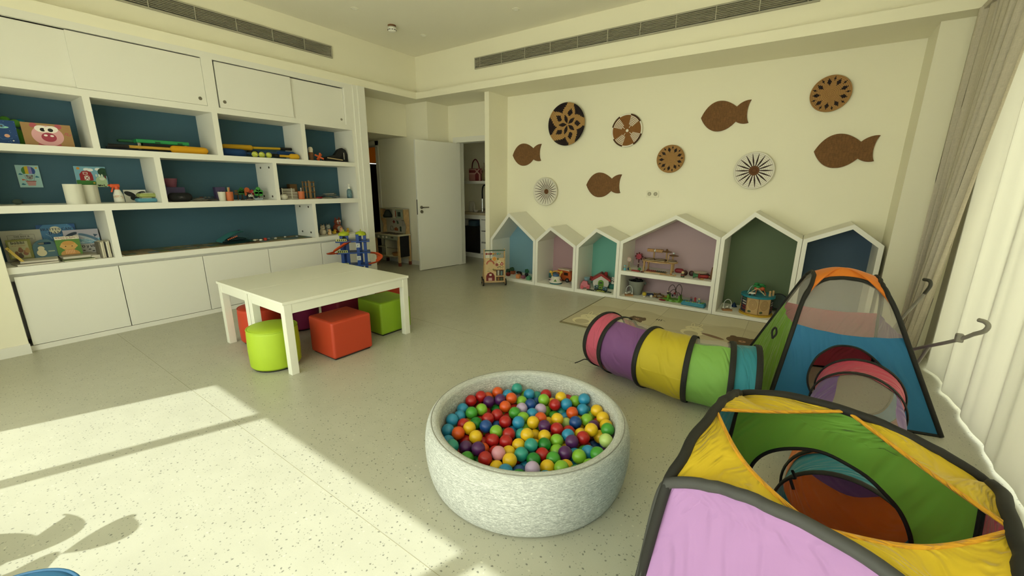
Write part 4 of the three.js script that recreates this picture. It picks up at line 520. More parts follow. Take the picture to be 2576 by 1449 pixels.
one('purple_carton', 'purple carton printed with a small white badge under the pink bowl', 'box', bx(0.09, 0.1, 0.17, 0.003), print(canvasTex(128, 96, (g, w, h) => { bg('#4c4468')(g, w, h); g.fillStyle = '#8a84a0'; g.fillRect(8, 18, 44, 10); g.fillRect(8, 34, 34, 6); ell(g, 100, 66, 15, 15, '#b9b6bc'); })), [-5.5, Y2 + 0.095, -1.575], null, 'purple cartons');
one('flat_carton', 'flat dark carton supporting the purple carton', 'box', bx(0.12, 0.044, 0.2, 0.003), M('#2f2c40', 0.7), [-5.5, Y2 + 0.022, -1.575]);
one('pink_bowl', 'pink tapered plastic bowl on top of the purple carton', 'bowl', lathe([[0, 0], [0.042, 0], [0.06, 0.088], [0.056, 0.088], [0.039, 0.004], [0, 0.004]]), M('#8f5468', 0.5), [-5.5, Y2 + 0.146, -1.56]);
{ const b = thing('craft_papers', 'low heap of craft papers and scraps beside the speaker', 'papers', [-5.4, Y2, -1.8]); for (let k = 0; k < 9; k++) part(b, 'sheet', bx(rr(0.07, 0.13), 0.003, rr(0.06, 0.14)), M(['#6f6658', '#8a8270', '#4a423a', '#9f988a'][k % 4], 0.9), [rr(-0.06, 0.08), 0.002 + k * 0.0035, rr(-0.1, 0.08)], [rr(-0.02, 0.02), rr(0, 3), rr(-0.02, 0.02)]); for (let k = 0; k < 6; k++) part(b, 'scrap', sph(0.009, 8, 6).scale(1, 0.6, 1.4), M(['#2a2422', '#5f3a34', '#7a7466'][k % 3], 0.9), [rr(0, 0.1), 0.04, rr(-0.1, 0.1)]); }
one('purple_carton', 'upright purple carton behind the white cup', 'box', bx(0.07, 0.145, 0.1, 0.003), M('#4a4064', 0.7), [-5.54, Y2 + 0.073, -2.01], null, 'purple cartons');
one('white_cup', 'plain white cup holding dark pens', 'cup', lathe([[0, 0], [0.031, 0], [0.038, 0.098], [0.034, 0.098], [0.028, 0.004], [0, 0.004]]), M('#cfcab8', 0.5), [-5.25, Y2, -1.923]);
for (let k = 0; k < 4; k++) one('dark_pen', 'short dark pen standing in the white cup', 'pen', bar(V(0, 0, 0), V(rr(-0.012, 0.012), 0.105, rr(-0.012, 0.012)), 0.004), M('#1b1512', 0.6), [-5.25 + 0.011 * Math.cos(k * 1.57), Y2 + 0.006, -1.923 + 0.011 * Math.sin(k * 1.57)], null, 'pens in the white cup');
const cup = (z, label) => one('orange_cup', label, 'cup', lathe([[0, 0], [0.034, 0], [0.038, 0.098], [0.034, 0.098], [0.03, 0.004], [0, 0.004]]), M('#c1683c', 0.55), [-5.25, Y2, z], null, 'orange pencil cups');
cup(-1.995, 'orange cup holding coloured pencils'); cup(-2.805, 'orange cup holding scissors and brushes');
[['#e2b04a', -0.02, 0.012], ['#d6c08a', -0.012, -0.01], ['#1f6a3c', 0.008, 0.014], ['#2a8a4a', 0.014, 0.004], ['#4a9ac0', 0.02, -0.008], ['#2a5a9a', 0.003, -0.018], ['#b03a2a', -0.003, 0.02]].forEach(([c, dz, dx]) => one('colour_pencil', 'coloured pencil standing in the orange cup', 'pencil', bar(V(0, 0, 0), V(dx * 0.6, 0.14, dz * 0.6), 0.0035), M(c, 0.5), [-5.25 + dx * 0.8, Y2 + 0.006, -1.995 - dz * 0.8], null, 'pencils in the orange cup'));
[['#b9b3a6', -0.018, 0.006], ['#2a1a2a', -0.004, -0.008], ['#d9d2a0', 0.008, 0.008], ['#4a2a3a', 0.0, 0.016], ['#a9a498', 0.02, -0.004]].forEach(([c, dz, dx]) => one('craft_tool', 'thin brush or scissors standing in an orange cup', 'craft tool', bar(V(0, 0, 0), V(dx * 0.6, 0.135, dz * 0.7), 0.0042), M(c, 0.5), [-5.25 + dx * 0.8, Y2 + 0.006, -2.805 - dz * 0.8], null, 'tools in the orange cup'));
const stand = (name, label, cat, pos, fn) => { const g = facing(thing(name, label, cat, pos)); fn(g); return g; };
stand('wooden_sign', 'little wooden signpost toy', 'toy', [-5.48, Y2, -2.17], (g) => { part(g, 'post', span(-0.004, 0.004, 0, 0.06, -0.004, 0.004), darkwood); part(g, 'plank', span(-0.034, 0.034, 0.058, 0.083, -0.004, 0.005), M('#6f5230', 0.8)); part(g, 'plank', span(-0.03, 0.034, 0.088, 0.112, -0.004, 0.005), M('#7d5e38', 0.8)); });
const treeToy = (name, label, pos, crown, trunk, r, y) => stand(name, label, 'toy tree', pos, (g) => { part(g, 'trunk', span(-0.006, 0.006, 0, y, -0.004, 0.004), M(trunk, 0.8)); part(g, 'crown', merge([[0, r * 0.7], [-r * 0.6, 0], [r * 0.6, 0], [-r * 0.5, -r * 0.6], [r * 0.5, -r * 0.6]].map(([x, q]) => cyl(r * 0.62, r * 0.62, 0.01, 20).rotateX(R90).translate(x, y + q, 0))), M(crown, 0.7)); part(g, 'foot', cyl(0.02, 0.022, 0.008), M(trunk, 0.8), [0, 0.004, 0]); });
treeToy('toy_tree', 'flat dark green toy tree beside the orange one', [-5.44, Y2, -2.2], '#2f6a2c', '#4a3626', 0.033, 0.1); treeToy('toy_tree', 'flat bright green clover-shaped toy tree', [-5.33, Y2, -2.335], '#3f8a3a', '#4a2c20', 0.042, 0.095);
stand('orange_tree', 'flat orange arch-shaped toy tree with dark branches', 'toy tree', [-5.40, Y2, -2.24], (g) => { const s = new THREE.Shape(); s.moveTo(-0.028, 0.05); s.lineTo(-0.028, 0.115); s.absarc(0, 0.115, 0.028, Math.PI, 0, true); s.lineTo(0.028, 0.05); part(g, 'crown', ext(s, 0.01), M('#b9582a', 0.7)); part(g, 'trunk', span(-0.005, 0.005, 0, 0.09, 0.01, 0.013), M('#3a1c18', 0.8)); for (const d of [-1, 1]) part(g, 'branch', bar(V(0, 0.07, 0.012), V(d * 0.017, 0.095, 0.012), 0.0025), M('#3a1c18', 0.8)); part(g, 'foot', bx(0.04, 0.008, 0.03), M('#3a1c18', 0.8), [0, 0.004, 0.005]); });
stand('penguin_toy', 'small black toy figure with a white mask face', 'toy', [-5.31, Y2, -2.225], (g) => { part(g, 'body', lathe([[0, 0], [0.033, 0.002], [0.034, 0.02], [0.028, 0.06], [0.016, 0.078], [0, 0.082]], 20), M('#120f10', 0.6)); part(g, 'face', bx(0.046, 0.024, 0.008, 0.006), M('#d9d4c6', 0.6), [0, 0.052, 0.027]); for (const d of [-1, 1]) part(g, 'eye', sph(0.005, 8, 6), black, [d * 0.011, 0.054, 0.031]); part(g, 'collar', new THREE.TorusGeometry(0.034, 0.004, 6, 24).rotateX(R90), M('#b9a494', 0.7), [0, 0.01, 0]); });
stand('mushroom_toy', 'red toy mushroom with white dots', 'toy', [-5.39, Y2, -2.29], (g) => { part(g, 'stem', cyl(0.016, 0.02, 0.06), M('#cfc8b8', 0.7), [0, 0.03, 0]); const c = part(g, 'cap', lathe([[0, 0.12], [0.015, 0.112], [0.045, 0.06], [0, 0.055]], 22), M('#9c1f22', 0.5)); for (const [x, y, z] of [[0, 0.09, 0.024], [-0.022, 0.072, 0.03], [0.022, 0.07, 0.031]]) part(c, 'dot', sph(0.0065, 10, 8), M('#e6ddd0', 0.6), [x, y, z]); });
one('paper_boat', 'folded grey paper boat in front of the toy trees', 'paper boat', merge([ext(shp([[-0.05, 0.024], [0.05, 0.024], [0.036, 0], [-0.036, 0]]), 0.02).rotateY(R90), ext(shp([[-0.014, 0.02], [0.014, 0.02], [0, 0.034]]), 0.006).rotateY(R90).translate(0.007, 0, 0)]), M('#8f979c', 0.8), [-5.26, Y2, -2.29]);
{ const r = thing('letter_rack', 'pale wire letter tray rack with several tiers', 'tray rack', [-5.40, Y2, -2.69], R90); const m = M('#cfcab8', 0.5); for (let k = 0; k < 7; k++) { const t = part(r, 'tray', span(-0.1, 0.06 + (k < 5 ? 0.03 : 0), 0.006 + k * 0.019, 0.009 + k * 0.019, -0.11, 0.1), M('#9a958a', 0.6)); part(t, 'lip', span(-0.1, 0.06 + (k < 5 ? 0.03 : 0), 0.004 + k * 0.019, 0.014 + k * 0.019, 0.1, 0.106), m); } for (const x of [-0.095, 0.02]) part(r, 'post', span(x - 0.004, x + 0.004, 0, 0.138, 0.1, 0.108), m); part(r, 'rear_panel', span(-0.1, 0.09, 0, 0.138, -0.12, -0.112), M('#2c2a26', 0.7)); }
one('white_mouse', 'white rounded computer mouse at the shelf edge', 'mouse', sph(0.045, 20, 14).scale(0.75, 0.75, 1.02), M('#d2cebe', 0.35), [-5.25, Y2 + 0.033, -2.585]);
one('wooden_box', 'tall brown wooden box behind the letter rack', 'box', bx(0.075, 0.185, 0.095, 0.003), M('#6f5232', 0.7), [-5.545, Y2 + 0.0925, -2.85]);
{ const t = thing('wooden_tower', 'wooden tower of slats and levels with dark stains', 'toy tower', [-5.36, Y2, -2.97], R90); const w = woodM('#b08e62'); part(t, 'base', span(-0.075, 0.085, 0, 0.008, -0.05, 0.05), w); for (const [x, z] of [[-0.06, -0.03], [-0.012, 0.035], [0.0, 0.035], [0.06, 0.02], [0.05, -0.04], [-0.05, 0.03]]) part(t, 'slat', span(x - 0.006, x + 0.006, 0.008, 0.222 + (x === -0.012 ? 0.01 : 0), z - 0.006, z + 0.006), w); for (const y of [0.08, 0.15, 0.205]) part(t, 'level', span(-0.06, 0.07, y, y + 0.012, -0.045, 0.03), M('#5f4426', 0.8)); }
one('red_bow', 'small shiny red bow beside the wooden tower', 'bow', merge([sph(0.018, 12, 8).scale(1, 0.7, 1.5).translate(0, 0, 0.02), sph(0.018, 12, 8).scale(1, 0.7, 1.5).translate(0, 0, -0.02), sph(0.01, 10, 8)]), M('#8f1420', 0.35), [-5.33, Y2 + 0.014, -3.085]);
{ const b = thing('wood_scraps', 'heap of grey papers and wooden craft pieces', 'craft pieces', [-5.40, Y2, -3.27]); for (let k = 0; k < 16; k++) part(b, 'piece', bx(rr(0.02, 0.1), 0.004, rr(0.05, 0.16)), M(['#6a6250', '#8a8266', '#a39a74', '#55504a', '#8d8a84'][k % 5], 0.9), [rr(-0.08, 0.1), 0.003 + k * 0.0042, rr(-0.11, 0.11)], [rr(-0.06, 0.06), rr(0, 3), rr(-0.06, 0.06)]); }
{ const b = thing('dispenser_bottle', 'clear blue pump dispenser bottle at the shelf end', 'bottle', [-5.3, Y2, -3.52], R90); part(b, 'bottle', lathe([[0, 0], [0.034, 0], [0.035, 0.02], [0.033, 0.1], [0.02, 0.122], [0.014, 0.128], [0, 0.128]]), MP({ color: '#8fb4bc', roughness: 0.15, transmission: 0.7, thickness: 0.02, ior: 1.4 })); part(b, 'pump', merge([cyl(0.016, 0.018, 0.022).translate(0, 0.139, 0), cyl(0.005, 0.005, 0.04).translate(0, 0.168, 0), bx(0.03, 0.009, 0.013, 0.003).translate(-0.006, 0.188, 0)]), M('#e6e4da', 0.4)); part(b, 'gel', cyl(0.031, 0.031, 0.05, 24), M('#3f8a98', 0.3), [0, 0.028, 0]); }
// ---------- third row: books, fabric book, bath toys ----------
function book(label, w, h, d, tex, x, z, y, lean, spine, yaw = 0) {
  const g = facing(thing('picture_book', label, 'book', [x, y, z], 0, 'picture books on the lower shelf'), lean, yaw);
  part(g, 'front_cover', span(-w / 2, w / 2, 0, h, -0.003, 0), M(spine, 0.6)); part(g, 'cover_print', new THREE.PlaneGeometry(w, h), print(tex, 0.55), [0, h / 2, 0.0008]); part(g, 'pages', span(-w / 2 + 0.004, w / 2 - 0.003, 0.003, h - 0.003, -d + 0.003, -0.003), M('#d9d4c2', 0.9)); part(g, 'back_cover', span(-w / 2, w / 2, 0, h, -d, -d + 0.003), M(spine, 0.6)); return g;
}
function flatBook(label, w, l, t, hex, x, y, z, turn) { const g = thing('flat_book', label, 'book', [x, y, z], turn, 'books lying flat on the lower shelf'); part(g, 'pages', bx(w - 0.006, t - 0.004, l - 0.005), M('#d8d2c0', 0.9), [0, t / 2, 0]); for (const q of [0.001, t - 0.001]) part(g, 'cover', bx(w, 0.002, l), M(hex, 0.6), [0, q, 0]); }
flatBook('thin grey book lying flat at the bottom of the pile', 0.22, 0.24, 0.016, '#8a8478', -5.33, Y3, -0.47, 0.08); flatBook('white book lying flat over the grey one', 0.2, 0.22, 0.014, '#cfc8b4', -5.36, Y3 + 0.017, -0.5, -0.1); flatBook('green-edged thin book lying flat at the shelf edge', 0.13, 0.2, 0.012, '#6a7a4c', -5.275, Y3, -0.72, 0.06); flatBook('cream book lying flat in the middle of the pile', 0.2, 0.22, 0.022, '#a59c84', -5.41, Y3 + 0.013, -0.74, 0.03); flatBook('pale thick book lying flat below the dolphin book', 0.2, 0.17, 0.03, '#aca48e', -5.38, Y3, -0.89, 0.05);
book('large white book with a thin drawn frame', 0.235, 0.265, 0.012, canvasTex(256, 280, (g, w, h) => { bg('#b9b6a4')(g, w, h); g.strokeStyle = '#6f6c60'; g.lineWidth = 2; g.strokeRect(40, 44, 170, 52); word(g, 'THE BOY &', 128, 58, 20, '#5f5c52'); word(g, 'GRATEFUL BOIS', 128, 82, 18, '#6f6c60'); line(g, [[120, 40], [128, 32], [136, 40]], '#6f6c60', 2); for (let k = 0; k < 5; k++) line(g, [[50 + k * 30, 130], [70 + k * 30, 180], [60 + k * 26, 230]], '#9a9788', 2); }), -5.575, -0.455, Y3 + 0.002, 0.1, '#a9a694');
book('tall blue night-sky book with a full moon', 0.245, 0.3, 0.012, canvasTex(300, 368, (g, w, h) => { bg('#1d4f86')(g, w, h); ell(g, 150, 90, 140, 120, '#3f76a0'); for (let k = 0; k < 60; k++) ell(g, rnd() * w, rnd() * h, 1.8, 1.8, '#b9cfe0'); ell(g, 138, 62, 46, 40, '#d6d2b2'); word(g, "GIRAFFES CAN'T", 150, 52, 35, '#0e2440', 'bold', 'serif'); word(g, 'DANCE', 160, 92, 44, '#0e2440', 'bold', 'serif'); ell(g, 180, 170, 74, 32, '#b98a3c', -0.2); for (let k = 0; k < 22; k++) ell(g, 120 + rnd() * 120, 150 + rnd() * 40, 7, 5, '#6f4a1e'); line(g, [[60, 100], [90, 130], [100, 160]], '#9fb4c0', 3); }), -5.585, -0.675, Y3 + 0.002, 0.09, '#17416f');
book('grey-lilac book with leaping dolphins', 0.235, 0.245, 0.012, canvasTex(300, 312, (g, w, h) => { bg('#a9a4ae')(g, w, h); g.fillStyle = '#5f93aa'; g.fillRect(0, 110, w, 60); for (let k = 0; k < 30; k++) line(g, [[rnd() * w, 100 + rnd() * 70], [rnd() * w, 100 + rnd() * 70]], 'rgba(230,240,240,0.5)', 3); ell(g, 60, 60, 62, 22, '#1f2f40', -0.5); ell(g, 80, 76, 40, 12, '#b9b4a8', -0.5); ell(g, 205, 92, 92, 24, '#4f6f86', 0.5); ell(g, 190, 104, 70, 12, '#aeb8bc', 0.5); poly(g, [[250, 60], [290, 70], [258, 96]], '#2c4658'); g.fillStyle = '#b4b2ac'; g.fillRect(0, 176, w, 140); word(g, 'YO y VEO', 190, 202, 40, '#1f1e1e'); for (const [x, y] of [[190, 240], [250, 236], [140, 250], [220, 262]]) ell(g, x, y, 12, 6, '#33322f'); line(g, [[20, 270], [280, 270]], '#8a8884', 3); }), -5.535, -0.82, Y3 + 0.002, 0.12, '#8d8a92');
book('olive children’s book with small animals', 0.14, 0.165, 0.014, canvasTex(220, 260, (g, w, h) => { bg('#7a7a34')(g, w, h); g.fillStyle = '#a9a47c'; g.fillRect(18, 26, 170, 220); word(g, 'bobbi', 100, 46, 46, '#17180e'); word(g, 'en de seizoenen', 104, 84, 17, '#8a3a24', ''); for (const [x, y, c] of [[110, 150, '#7d5238'], [150, 190, '#8a5a44'], [70, 200, '#6f4a34'], [170, 160, '#a5824c'], [100, 225, '#4a3a2c']]) { ell(g, x, y, 24, 28, c); ell(g, x, y - 30, 15, 14, c); } }), -5.47, -0.42, Y3 + 0.033, 0.2, '#6f702e');
{ const g = facing(thing('handle_book', 'teal round-topped board book with a carry handle and white bear', 'book', [-5.45, Y3 + 0.031, -0.565], 0, 'picture books on the lower shelf'), 0.2); const s = new THREE.Shape(); s.moveTo(-0.075, 0); s.lineTo(0.075, 0); s.lineTo(0.075, 0.08); s.absarc(0, 0.08, 0.075, 0, Math.PI, false); s.lineTo(-0.075, 0); const o = new THREE.Path(); o.moveTo(-0.03, 0.11); o.lineTo(0.03, 0.11); o.absarc(0.03, 0.121, 0.011, -R90, R90, false); o.lineTo(-0.03, 0.132); o.absarc(-0.03, 0.121, 0.011, R90, R90 * 3, false); s.holes.push(o); part(g, 'board', ext(s, 0.016, 0.002), M('#41626c', 0.6), [0, 0, -0.018]); const b = part(g, 'bear_print', cyl(0.026, 0.03, 0.001, 20).rotateX(R90), M('#c9bf9c', 0.7), [-0.03, 0.04, 0.0008]); part(b, 'bear_head', cyl(0.02, 0.02, 0.001, 20).rotateX(R90), M('#c9bf9c', 0.7), [0.002, 0.038, 0.0004]); part(g, 'title_print', bx(0.04, 0.009, 0.001), M('#9fa98c', 0.7), [0.03, 0.05, 0.0008]); }
book('green book with a smiling baby face', 0.155, 0.165, 0.016, canvasTex(256, 272, (g, w, h) => { bg('#4f7a2c')(g, w, h); g.fillStyle = '#d8d2bc'; g.fillRect(0, 0, w, 46); word(g, "Where is Baby's", 128, 17, 30, '#7a2a22', 'bold', 'serif'); word(g, 'Belly Button?', 128, 38, 17, '#7a4a2a', 'bold', 'serif'); ell(g, 128, 138, 84, 70, '#c79a52'); ell(g, 50, 145, 16, 18, '#c79a52'); ell(g, 206, 145, 16, 18, '#c79a52'); ell(g, 128, 100, 64, 32, '#bd8a3f'); ell(g, 94, 148, 7, 7, '#2a1c12'); ell(g, 162, 148, 7, 7, '#2a1c12'); ell(g, 128, 258, 100, 60, '#b98a48'); g.fillStyle = '#b9642c'; g.fillRect(78, 200, 104, 60); for (let k = 0; k < 6; k++) { g.fillStyle = '#d9b27a'; g.fillRect(82 + k * 17, 204, 8, 54); } for (let k = 0; k < 3; k++) { g.fillStyle = '#d9b27a'; g.fillRect(78, 208 + k * 18, 104, 6); } }), -5.43, -0.705, Y3 + 0.037, 0.16, '#3f6426');
['#6a6456', '#cfc8b2', '#b9b09a', '#26231e', '#d2ccb8', '#c4bca4'].forEach((c, i) => one('thin_book', `slim ${['grey', 'cream', 'beige', 'black', 'ivory', 'tan'][i]} book spine standing by the divider`, 'book', bx(0.16, 0.14 + 0.006 * (i % 3), 0.011, 0.001), M(c, 0.7), [-5.32, Y3 + 0.0705 + 0.003 * (i % 3), -0.872 - i * 0.0122], null, 'slim books by the divider'));
{ const s = thing('ruler_stick', 'yellow wooden ruler leaning on the shelf side', 'ruler', [-5.28, Y3, -0.415]); const r = part(s, 'ruler', bx(0.004, 0.175, 0.018).translate(0, 0.0875, 0), M('#c9ac4c', 0.6)); r.rotation.x = 0.5; for (const y of [0.02, 0.155]) part(r, 'print_mark', bx(0.0045, 0.006, 0.006), M('#5a4a1c', 0.7), [0, y, 0]); }
{ const m = thing('puzzle_mat', 'long flat printed puzzle strip covering the low shelf', 'puzzle', [-5.40, Y3, -1.95]); part(m, 'board', bx(0.36, 0.006, 1.84), M('#6f5a3c', 0.8), [0, 0.003, 0]); for (let i = 0; i < 4; i++) for (let j = 0; j < 21; j++) part(m, 'puzzle_piece', bx(0.082, 0.003, 0.08), M(['#5a6a5c', '#7d7458', '#6a5a48', '#4f6a72', '#8a7a5c', '#5f6a44'][Math.floor(rnd() * 6)], 0.8), [-0.132 + i * 0.088, 0.0072, -0.875 + j * 0.0875], [0, rr(-0.05, 0.05), 0]); }
{ const b = thing('fabric_book', 'folded teal fabric book with an orange printed title', 'fabric book', [-5.36, Y3 + 0.008, -2.0]), m = M('#2c6f72', 0.85), L = (x0, y0, z0, x1, y1, z1, t) => surf((u, v) => V(x0 + (x1 - x0) * v, y0 + (y1 - y0) * Math.sin(v * R90) + t * Math.sin(u * 3.14), z0 + (z1 - z0) * u), 12, 10);
  const leaf = (pts, w, name, mat) => { const c = new THREE.CatmullRomCurve3(pts); const g = surf((u, v) => { const p = c.getPoint(v); return V(p.x + (u - 0.5) * w, p.y, p.z); }, 4, 24), q = surf((u, v) => { const p = c.getPoint(1 - v); return V(p.x + (u - 0.5) * w, p.y - 0.006, p.z); }, 4, 24); part(b, name, merge([g, q]), mat); };
  leaf([V(0, 0.01, -0.1), V(0, 0.012, 0.05), V(0, 0.03, 0.14), V(0, 0.075, 0.08), V(0, 0.12, -0.02), V(0, 0.135, -0.1)], 0.17, 'cover', m); leaf([V(0, 0.03, -0.16), V(0, 0.03, 0.0), V(0, 0.045, 0.09), V(0, 0.06, 0.0), V(0, 0.05, -0.14)], 0.16, 'page', M('#255c60', 0.85)); leaf([V(0, 0.014, -0.2), V(0, 0.02, -0.08), V(0, 0.024, 0.03)], 0.16, 'page', M('#357f7c', 0.85));
  for (let k = 0; k < 6; k++) part(b, 'title_letter', bx(0.012, 0.014, 0.012, 0.003), M('#b5603c', 0.8), [0.085, 0.055 + k * 0.006, 0.075 - k * 0.018]); part(b, 'button', cyl(0.012, 0.012, 0.008).rotateX(0.3), M('#1c2c4c', 0.5), [0.0, 0.143, -0.08]); }
[['#c9c4b4', -5.33, -2.22, 0.016], ['#a59c88', -5.36, -2.26, 0.014], ['#d0cabc', -5.31, -2.28, 0.015], ['#7a8a90', -5.37, -2.4, 0.013], ['#b9b4a4', -5.35, -2.47, 0.014], ['#3f5a66', -5.42, -2.5, 0.013], ['#c9c4b4', -5.42, -2.62, 0.011], ['#8a9298', -5.36, -2.74, 0.012]].forEach(([c, x, z, r], i) => one('small_bead_toy', `little ${['white', 'tan', 'ivory', 'blue-grey', 'cream', 'slate blue', 'pale', 'silver grey'][i]} bead toy lying on the puzzle strip`, 'bead', sph(r, 14, 10).scale(1, 0.8, 1.3), M(c, 0.5), [x, Y3 + 0.009 + r * 0.8, z], null, 'bead toys on the puzzle strip'));
one('red_cube_toy', 'tiny red cube toy with white lid on the puzzle strip', 'toy', bx(0.03, 0.032, 0.03, 0.004), M('#a8301f', 0.5), [-5.31, Y3 + 0.025, -2.33]);
function critter(name, label, cat, pos, s, body, belly, extra) { const g = facing(thing(name, label, cat, pos, 0, 'bath and plush toys in the small compartment')); g.scale.setScalar(s); part(g, 'body', lathe([[0, 0], [0.04, 0.002], [0.05, 0.03], [0.045, 0.065], [0.03, 0.09], [0, 0.1]], 20), M(body, 0.7)); if (belly) part(g, 'belly', sph(0.036, 16, 12).scale(0.85, 1, 0.6), M(belly, 0.8), [0, 0.042, 0.032]); const h = part(g, 'head', sph(0.036, 18, 14).scale(1.05, 0.9, 0.95), M(body, 0.7), [0, 0.115, 0.006]); for (const d of [-1, 1]) { part(h, 'ear', lathe([[0, 0.028], [0.007, 0.015], [0.011, 0]], 10), M(extra, 0.7), [d * 0.022, 0.026, 0]); part(h, 'eye', sph(0.0055, 8, 6), black, [d * 0.014, 0.006, 0.032]); } part(h, 'muzzle', sph(0.017, 12, 8).scale(1.2, 0.75, 0.7), M(belly ?? '#d9c9b0', 0.7), [0, -0.012, 0.027]); return g; }
critter('cow_toy', 'cream cow bath toy with little horns', 'toy animal', [-5.38, Y3, -3.115], 0.9, '#b5a892', '#cfc4ac', '#8a7a66'); critter('cow_toy', 'pale grey cow bath toy with dark eyes', 'toy animal', [-5.48, Y3, -3.255], 0.85, '#a9aca4', '#bfc2b8', '#6f6a60'); { const f = critter('fox_plush', 'red-brown plush fox with big white eye patches', 'plush toy', [-5.5, Y3, -3.415], 1.32, '#7d3a20', '#8f8a7c', '#6a2418'); for (const d of [-1, 1]) part(f, 'eye_patch', sph(0.013, 12, 8).scale(0.8, 1, 0.5), M('#d8d2c4', 0.7), [d * 0.013, 0.124, 0.036]); part(f, 'nose', sph(0.009, 10, 8), M('#8f1f18', 0.5), [0, 0.106, 0.044]); }
critter('fox_toy', 'small cream-faced fox bath toy near the shelf edge', 'toy animal', [-5.3, Y3, -3.165], 0.52, '#c9a06a', '#dcc9a8', '#b0562c'); critter('fox_toy', 'small orange-eared fox bath toy between the ducks', 'toy animal', [-5.35, Y3, -3.375], 0.56, '#cf9a5c', '#e0c8a8', '#a8401c');
function duck(pos, l, yaw) { const g = thing('rubber_duck', l, 'rubber duck', pos, yaw, 'bath and plush toys in the small compartment'), m = M('#bf9a1c', 0.45); part(g, 'body', sph(0.026, 18, 12).scale(1.25, 0.8, 0.95), m, [0, 0.021, 0]); part(g, 'tail', lathe([[0, 0.02], [0.008, 0.008], [0.012, 0]], 10).rotateZ(0.9), m, [-0.026, 0.028, 0]); const h = part(g, 'head', sph(0.017, 16, 12), m, [0.014, 0.052, 0]); part(h, 'beak', bx(0.016, 0.006, 0.014, 0.003), M('#c2601c', 0.5), [0.02, -0.002, 0]); for (const d of [-1, 1]) part(h, 'eye', sph(0.003, 8, 6), black, [0.012, 0.005, d * 0.009]); }
duck([-5.36, Y3, -3.27], 'yellow rubber duck beside the cream cow toy', 0.4); duck([-5.35, Y3, -3.48], 'yellow rubber duck by the compartment side', 2.6);

// ---------- toy garage tower in front of the cupboards ----------
{
  const g = thing('toy_garage', 'tall blue and yellow toy parking garage with orange ramps', 'toy garage', [-4.88, 0, -3.22], 0.95), blue = M('#16408c', 0.4), lime = M('#aab81c', 0.45), orange = M('#c2481a', 0.45);
  part(g, 'base', span(-0.2, 0.2, 0, 0.025, -0.16, 0.16, 0.01), blue);
  for (const [x, z, y] of [[-0.13, 0.02, 0.74], [-0.06, 0.02, 0.75], [0.07, 0.07, 0.76], [0.16, 0.02, 0.76], [0.1, -0.06, 0.75], [-0.1, -0.08, 0.74]]) part(g, 'column', span(x - 0.02, x + 0.02, 0.02, y, z - 0.014, z + 0.014, 0.004), blue);
  for (const y of [0.17, 0.34, 0.51, 0.66]) { const d = part(g, 'deck', span(-0.2, 0.22, y, y + 0.016, -0.13, 0.1, 0.005), blue); part(d, 'guard_rail', span(-0.19, -0.06, y + 0.016, y + 0.05, 0.088, 0.1, 0.003), M('#b9bf74', 0.5)); for (let k = 0; k < 5; k++) part(d, 'rail_slot', span(-0.175 + k * 0.023, -0.165 + k * 0.023, y + 0.022, y + 0.044, 0.0995, 0.1015), black); }
  for (const y of [0.1, 0.27, 0.44, 0.61]) { const s = part(g, 'parking_sign', span(0.045, 0.095, y - 0.02, y + 0.035, 0.0845, 0.0875), M('#d6d9d4', 0.5)); part(s, 'letter_print', new THREE.PlaneGeometry(0.044, 0.048), print(canvasTex(64, 64, (q, w, h) => { bg('#d6d9d4')(q, w, h); q.strokeStyle = '#1c2a44'; q.lineWidth = 4; q.strokeRect(6, 6, 52, 52); word(q, 'P', 33, 35, 46, '#1c2a44'); })), [0.07, y + 0.0075, 0.0878]); }
  for (const x of [-0.095, 0.115]) { const a = part(g, 'roof_cap', lathe([[0, 0.052], [0.03, 0.05], [0.062, 0.034], [0.07, 0], [0.055, 0], [0, 0.02]], 28), lime, [x, 0.745, x < 0 ? 0 : 0.02]); part(a, 'knob', cyl(0.005, 0.007, 0.03, 12), lime, [0, 0.062, 0]); }
  const ramp = (pts, w) => { const c = new THREE.CatmullRomCurve3(pts), f = (off, wx) => (u, v) => { const p = c.getPoint(v), t = c.getTangent(v), s = V(-t.z, 0, t.x).normalize(); return p.addScaledVector(s, (u - 0.5) * w * wx).add(V(0, off + 0.014 * Math.abs(u - 0.5) ** 4 * 16, 0)); }; part(g, 'ramp', merge([surf(f(0, 1), 10, 30), surf((u, v) => f(-0.006, 1)(1 - u, v), 10, 30)]), orange); };
  ramp([V(-0.03, 0.67, 0.1), V(-0.12, 0.62, 0.16), V(-0.24, 0.55, 0.2), V(-0.28, 0.525, 0.15), V(-0.2, 0.52, 0.08)], 0.07); ramp([V(0.2, 0.5, 0.0), V(0.29, 0.48, -0.02), V(0.34, 0.44, 0.05), V(0.29, 0.39, 0.12), V(0.2, 0.36, 0.08)], 0.075); ramp([V(-0.05, 0.33, 0.1), V(-0.14, 0.29, 0.17), V(-0.25, 0.22, 0.18), V(-0.22, 0.18, 0.08)], 0.07);
  const car = thing('toy_car', 'tiny black toy car on the garage top ramp', 'toy car', [-4.9, 0.694, -3.12], 0.3); part(car, 'body', bx(0.05, 0.016, 0.026, 0.005), black, [0, 0.014, 0]); part(car, 'cabin', bx(0.024, 0.012, 0.022, 0.004), M('#26262a', 0.3), [0, 0.027, 0]); for (const x of [-0.016, 0.016]) for (const z of [-0.013, 0.013]) part(car, 'wheel', cyl(0.008, 0.008, 0.006, 14).rotateX(R90), M('#222', 0.8), [x, 0.008, z]);
}

